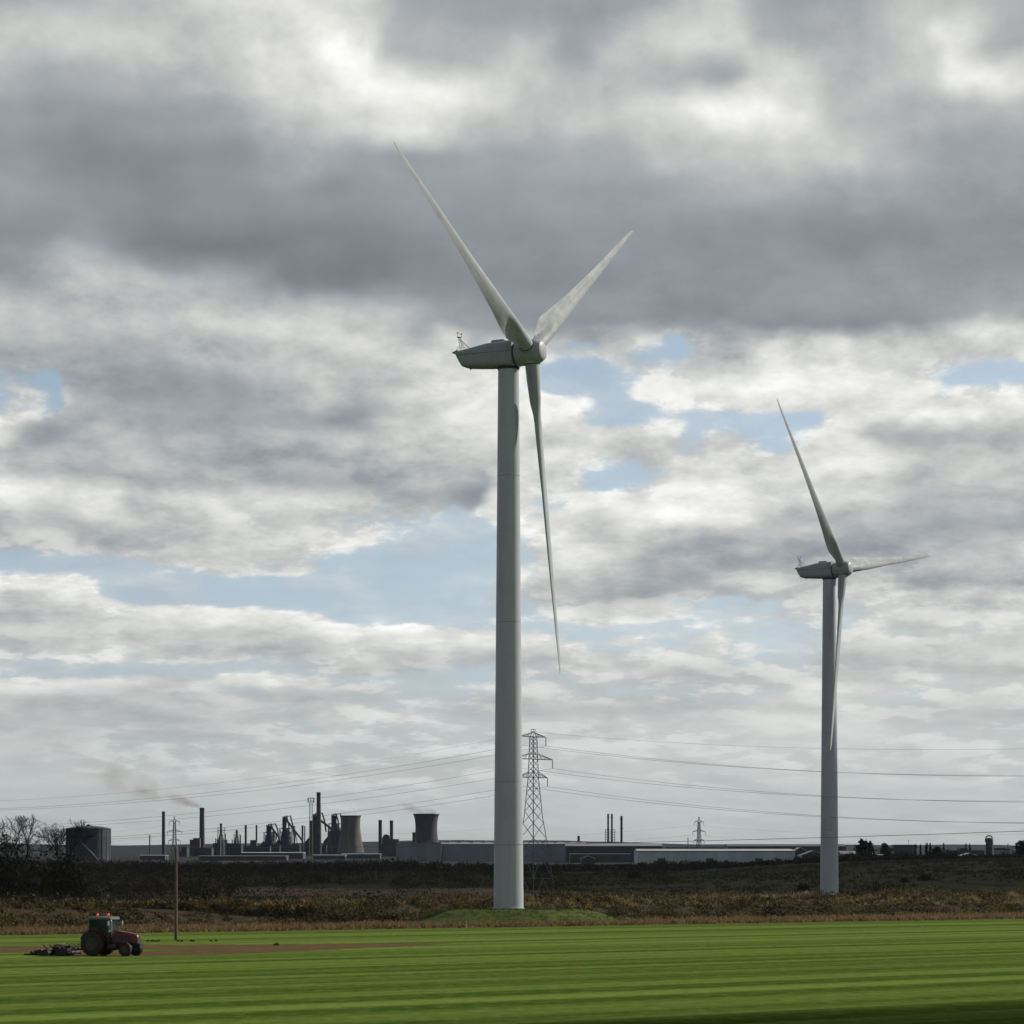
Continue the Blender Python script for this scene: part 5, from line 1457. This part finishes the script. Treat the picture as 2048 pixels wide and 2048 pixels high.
# ------------------------------------------------------------------ smoke
def plume(p0, p1, r0, r1, dens, colr, label, seed):
    """soft drifting smoke between two points; local X runs along it"""
    d = p1-p0; L = d.length
    rings = []; N = 16
    for i in range(N+1):
        t = i/N; r = r0+(r1-r0)*t**.8
        rings.append([(t*L, r*math.cos(w), r*.75*math.sin(w)) for w in np.linspace(0, 2*math.pi, 17)[:-1]])
    o = MB().loft(rings).build('smoke_plume', None, None, label=label, cat='smoke', kind='stuff')
    o.matrix_world = Matrix.Translation(p0) @ d.to_track_quat('X', 'Z').to_matrix().to_4x4()
    m = bpy.data.materials.new('smoke'); m.use_nodes = True; nt = m.node_tree; nt.nodes.clear(); nb = NB(nt)
    t = nt.nodes.new('ShaderNodeTexCoord'); x, y, zc = nb.sep(t.outputs['Object'])[:3]
    k = nb.math('DIVIDE', x, L); rad_ = nb.add(r0, nb.mul(nb.math('POWER', nb.math('MAXIMUM', k, 0.0), .8), r1-r0))
    zz_ = nb.math('DIVIDE', zc, .75)
    rr_ = nb.math('DIVIDE', nb.math('SQRT', nb.add(nb.mul(y, y), nb.mul(zz_, zz_))), rad_)
    fall = nb.mul(nb.mapr(rr_, 1.0, .15), nb.mul(nb.mapr(k, 1.0, .35), nb.mapr(k, -.02, .05)))
    n1 = nb.noise(nb.comb(nb.mul(x, .7), y, nb.add(zc, seed*31.0)), 1.8/r1, 4, .6)
    den = nb.mul(nb.mul(fall, nb.math('MAXIMUM', nb.mapr(n1, .38, .68), nb.mapr(k, .30, .0, 0.0, .55))), nb.math('DIVIDE', dens, rad_))
    pv = nt.nodes.new('ShaderNodeVolumePrincipled'); pv.inputs['Color'].default_value = (*colr, 1)
    nb.put(pv.inputs['Density'], den); pv.inputs['Anisotropy'].default_value = .2
    out = nt.nodes.new('ShaderNodeOutputMaterial'); nt.links.new(pv.outputs[0], out.inputs['Volume'])
    o.data.materials.append(m)
    try: m.cycles.volume_step_rate = 1.0
    except Exception: pass
    return o
plume(at(405, 1614, 3700), at(140, 1526, 3700), 3.0, 44, 1.5, (.62, .56, .52), 'thin brown smoke drifting left from the thick chimney', 1)
plume(at(872, 1628, 3900), at(785, 1606, 3900), 10, 16, 1.6, (.56, .54, .58), 'pale steam drifting left off the right cooling tower', 2)
plume(at(716, 1631, 3700), at(655, 1621, 3700), 8, 6, .6, (.62, .60, .62), 'faint steam drifting left off the left cooling tower', 3)

# ------------------------------------------------------------------ clouds between the land and the sun, and the thin haze
def cloud_mat():
    m, nb, b = material('cloud_vapour')
    b.inputs['Base Color'].default_value = (.85, .86, .88, 1); b.inputs['Roughness'].default_value = 1.0
    b.inputs['Specular IOR Level'].default_value = 0
    return m
M['cloud'] = cloud_mat()
def cloud(ground_poly, alt, label_seed):
    """flat-bottomed cumulus whose shadow falls on the given ground outline"""
    off = SUN_DIR*(alt/SUN_DIR.z)
    gp = [Vector((x+off.x, y+off.y, alt)) for x, y in ground_poly]
    # ragged, densely sampled outline
    pts = []
    for i in range(len(gp)):
        a, b = gp[i], gp[(i+1) % len(gp)]; n = max(2, int((b-a).length/18))
        for k in range(n): pts.append(a.lerp(b, k/n))
    c = sum(pts, Vector())/len(pts); m = len(pts)
    rings = []
    prof = [(1.0, 0), (1.03, .12), (1.0, .35), (.86, .62), (.6, .85), (.3, .97), (.05, 1.0)]
    H = 26
    for s, h in prof:
        ring = []
        for i, p in enumerate(pts):
            d = p-c; ln = d.length
            wob = (fbm(np.array([p.x*.012+label_seed]), np.array([p.y*.012]))[0]-.5)*36
            k = s*(1+wob/max(ln, 60)) 
            lump = (fbm(np.array([(c.x+d.x*s)*.014]), np.array([(c.y+d.y*s)*.014]))[0]-.5)*22
            ring.append(c+d*k+Vector((0, 0, h*H+lump*h)))
        rings.append(ring)
    return MB().loft(rings).build('cloud', M['cloud'], None, smooth=180, kind='structure')
cloud([(-260, 720), (-120, 705), (-30, 690), (18, 668), (62, 648), (150, 640), (240, 700), (330, 1300), (350, 1700), (-400, 1700), (-350, 1300)], 900, 1)
cloud([(-12, 60), (-4, 124), (26, 148), (54, 176), (90, 205), (120, 100), (60, 40)], 700, 5)

def haze():
    o = MB().box(-2600, 2600, -150, 9000, -3, 330).build('haze', None, None, kind='stuff')
    m = bpy.data.materials.new('haze_air'); m.use_nodes = True; nt = m.node_tree; nt.nodes.clear()
    pv = nt.nodes.new('ShaderNodeVolumePrincipled'); pv.inputs['Color'].default_value = (.62, .78, 1.0, 1)
    pv.inputs['Density'].default_value = HAZE; pv.inputs['Anisotropy'].default_value = .3
    out = nt.nodes.new('ShaderNodeOutputMaterial'); nt.links.new(pv.outputs[0], out.inputs['Volume'])
    o.data.materials.append(m)
HAZE = 0.9e-5
haze()
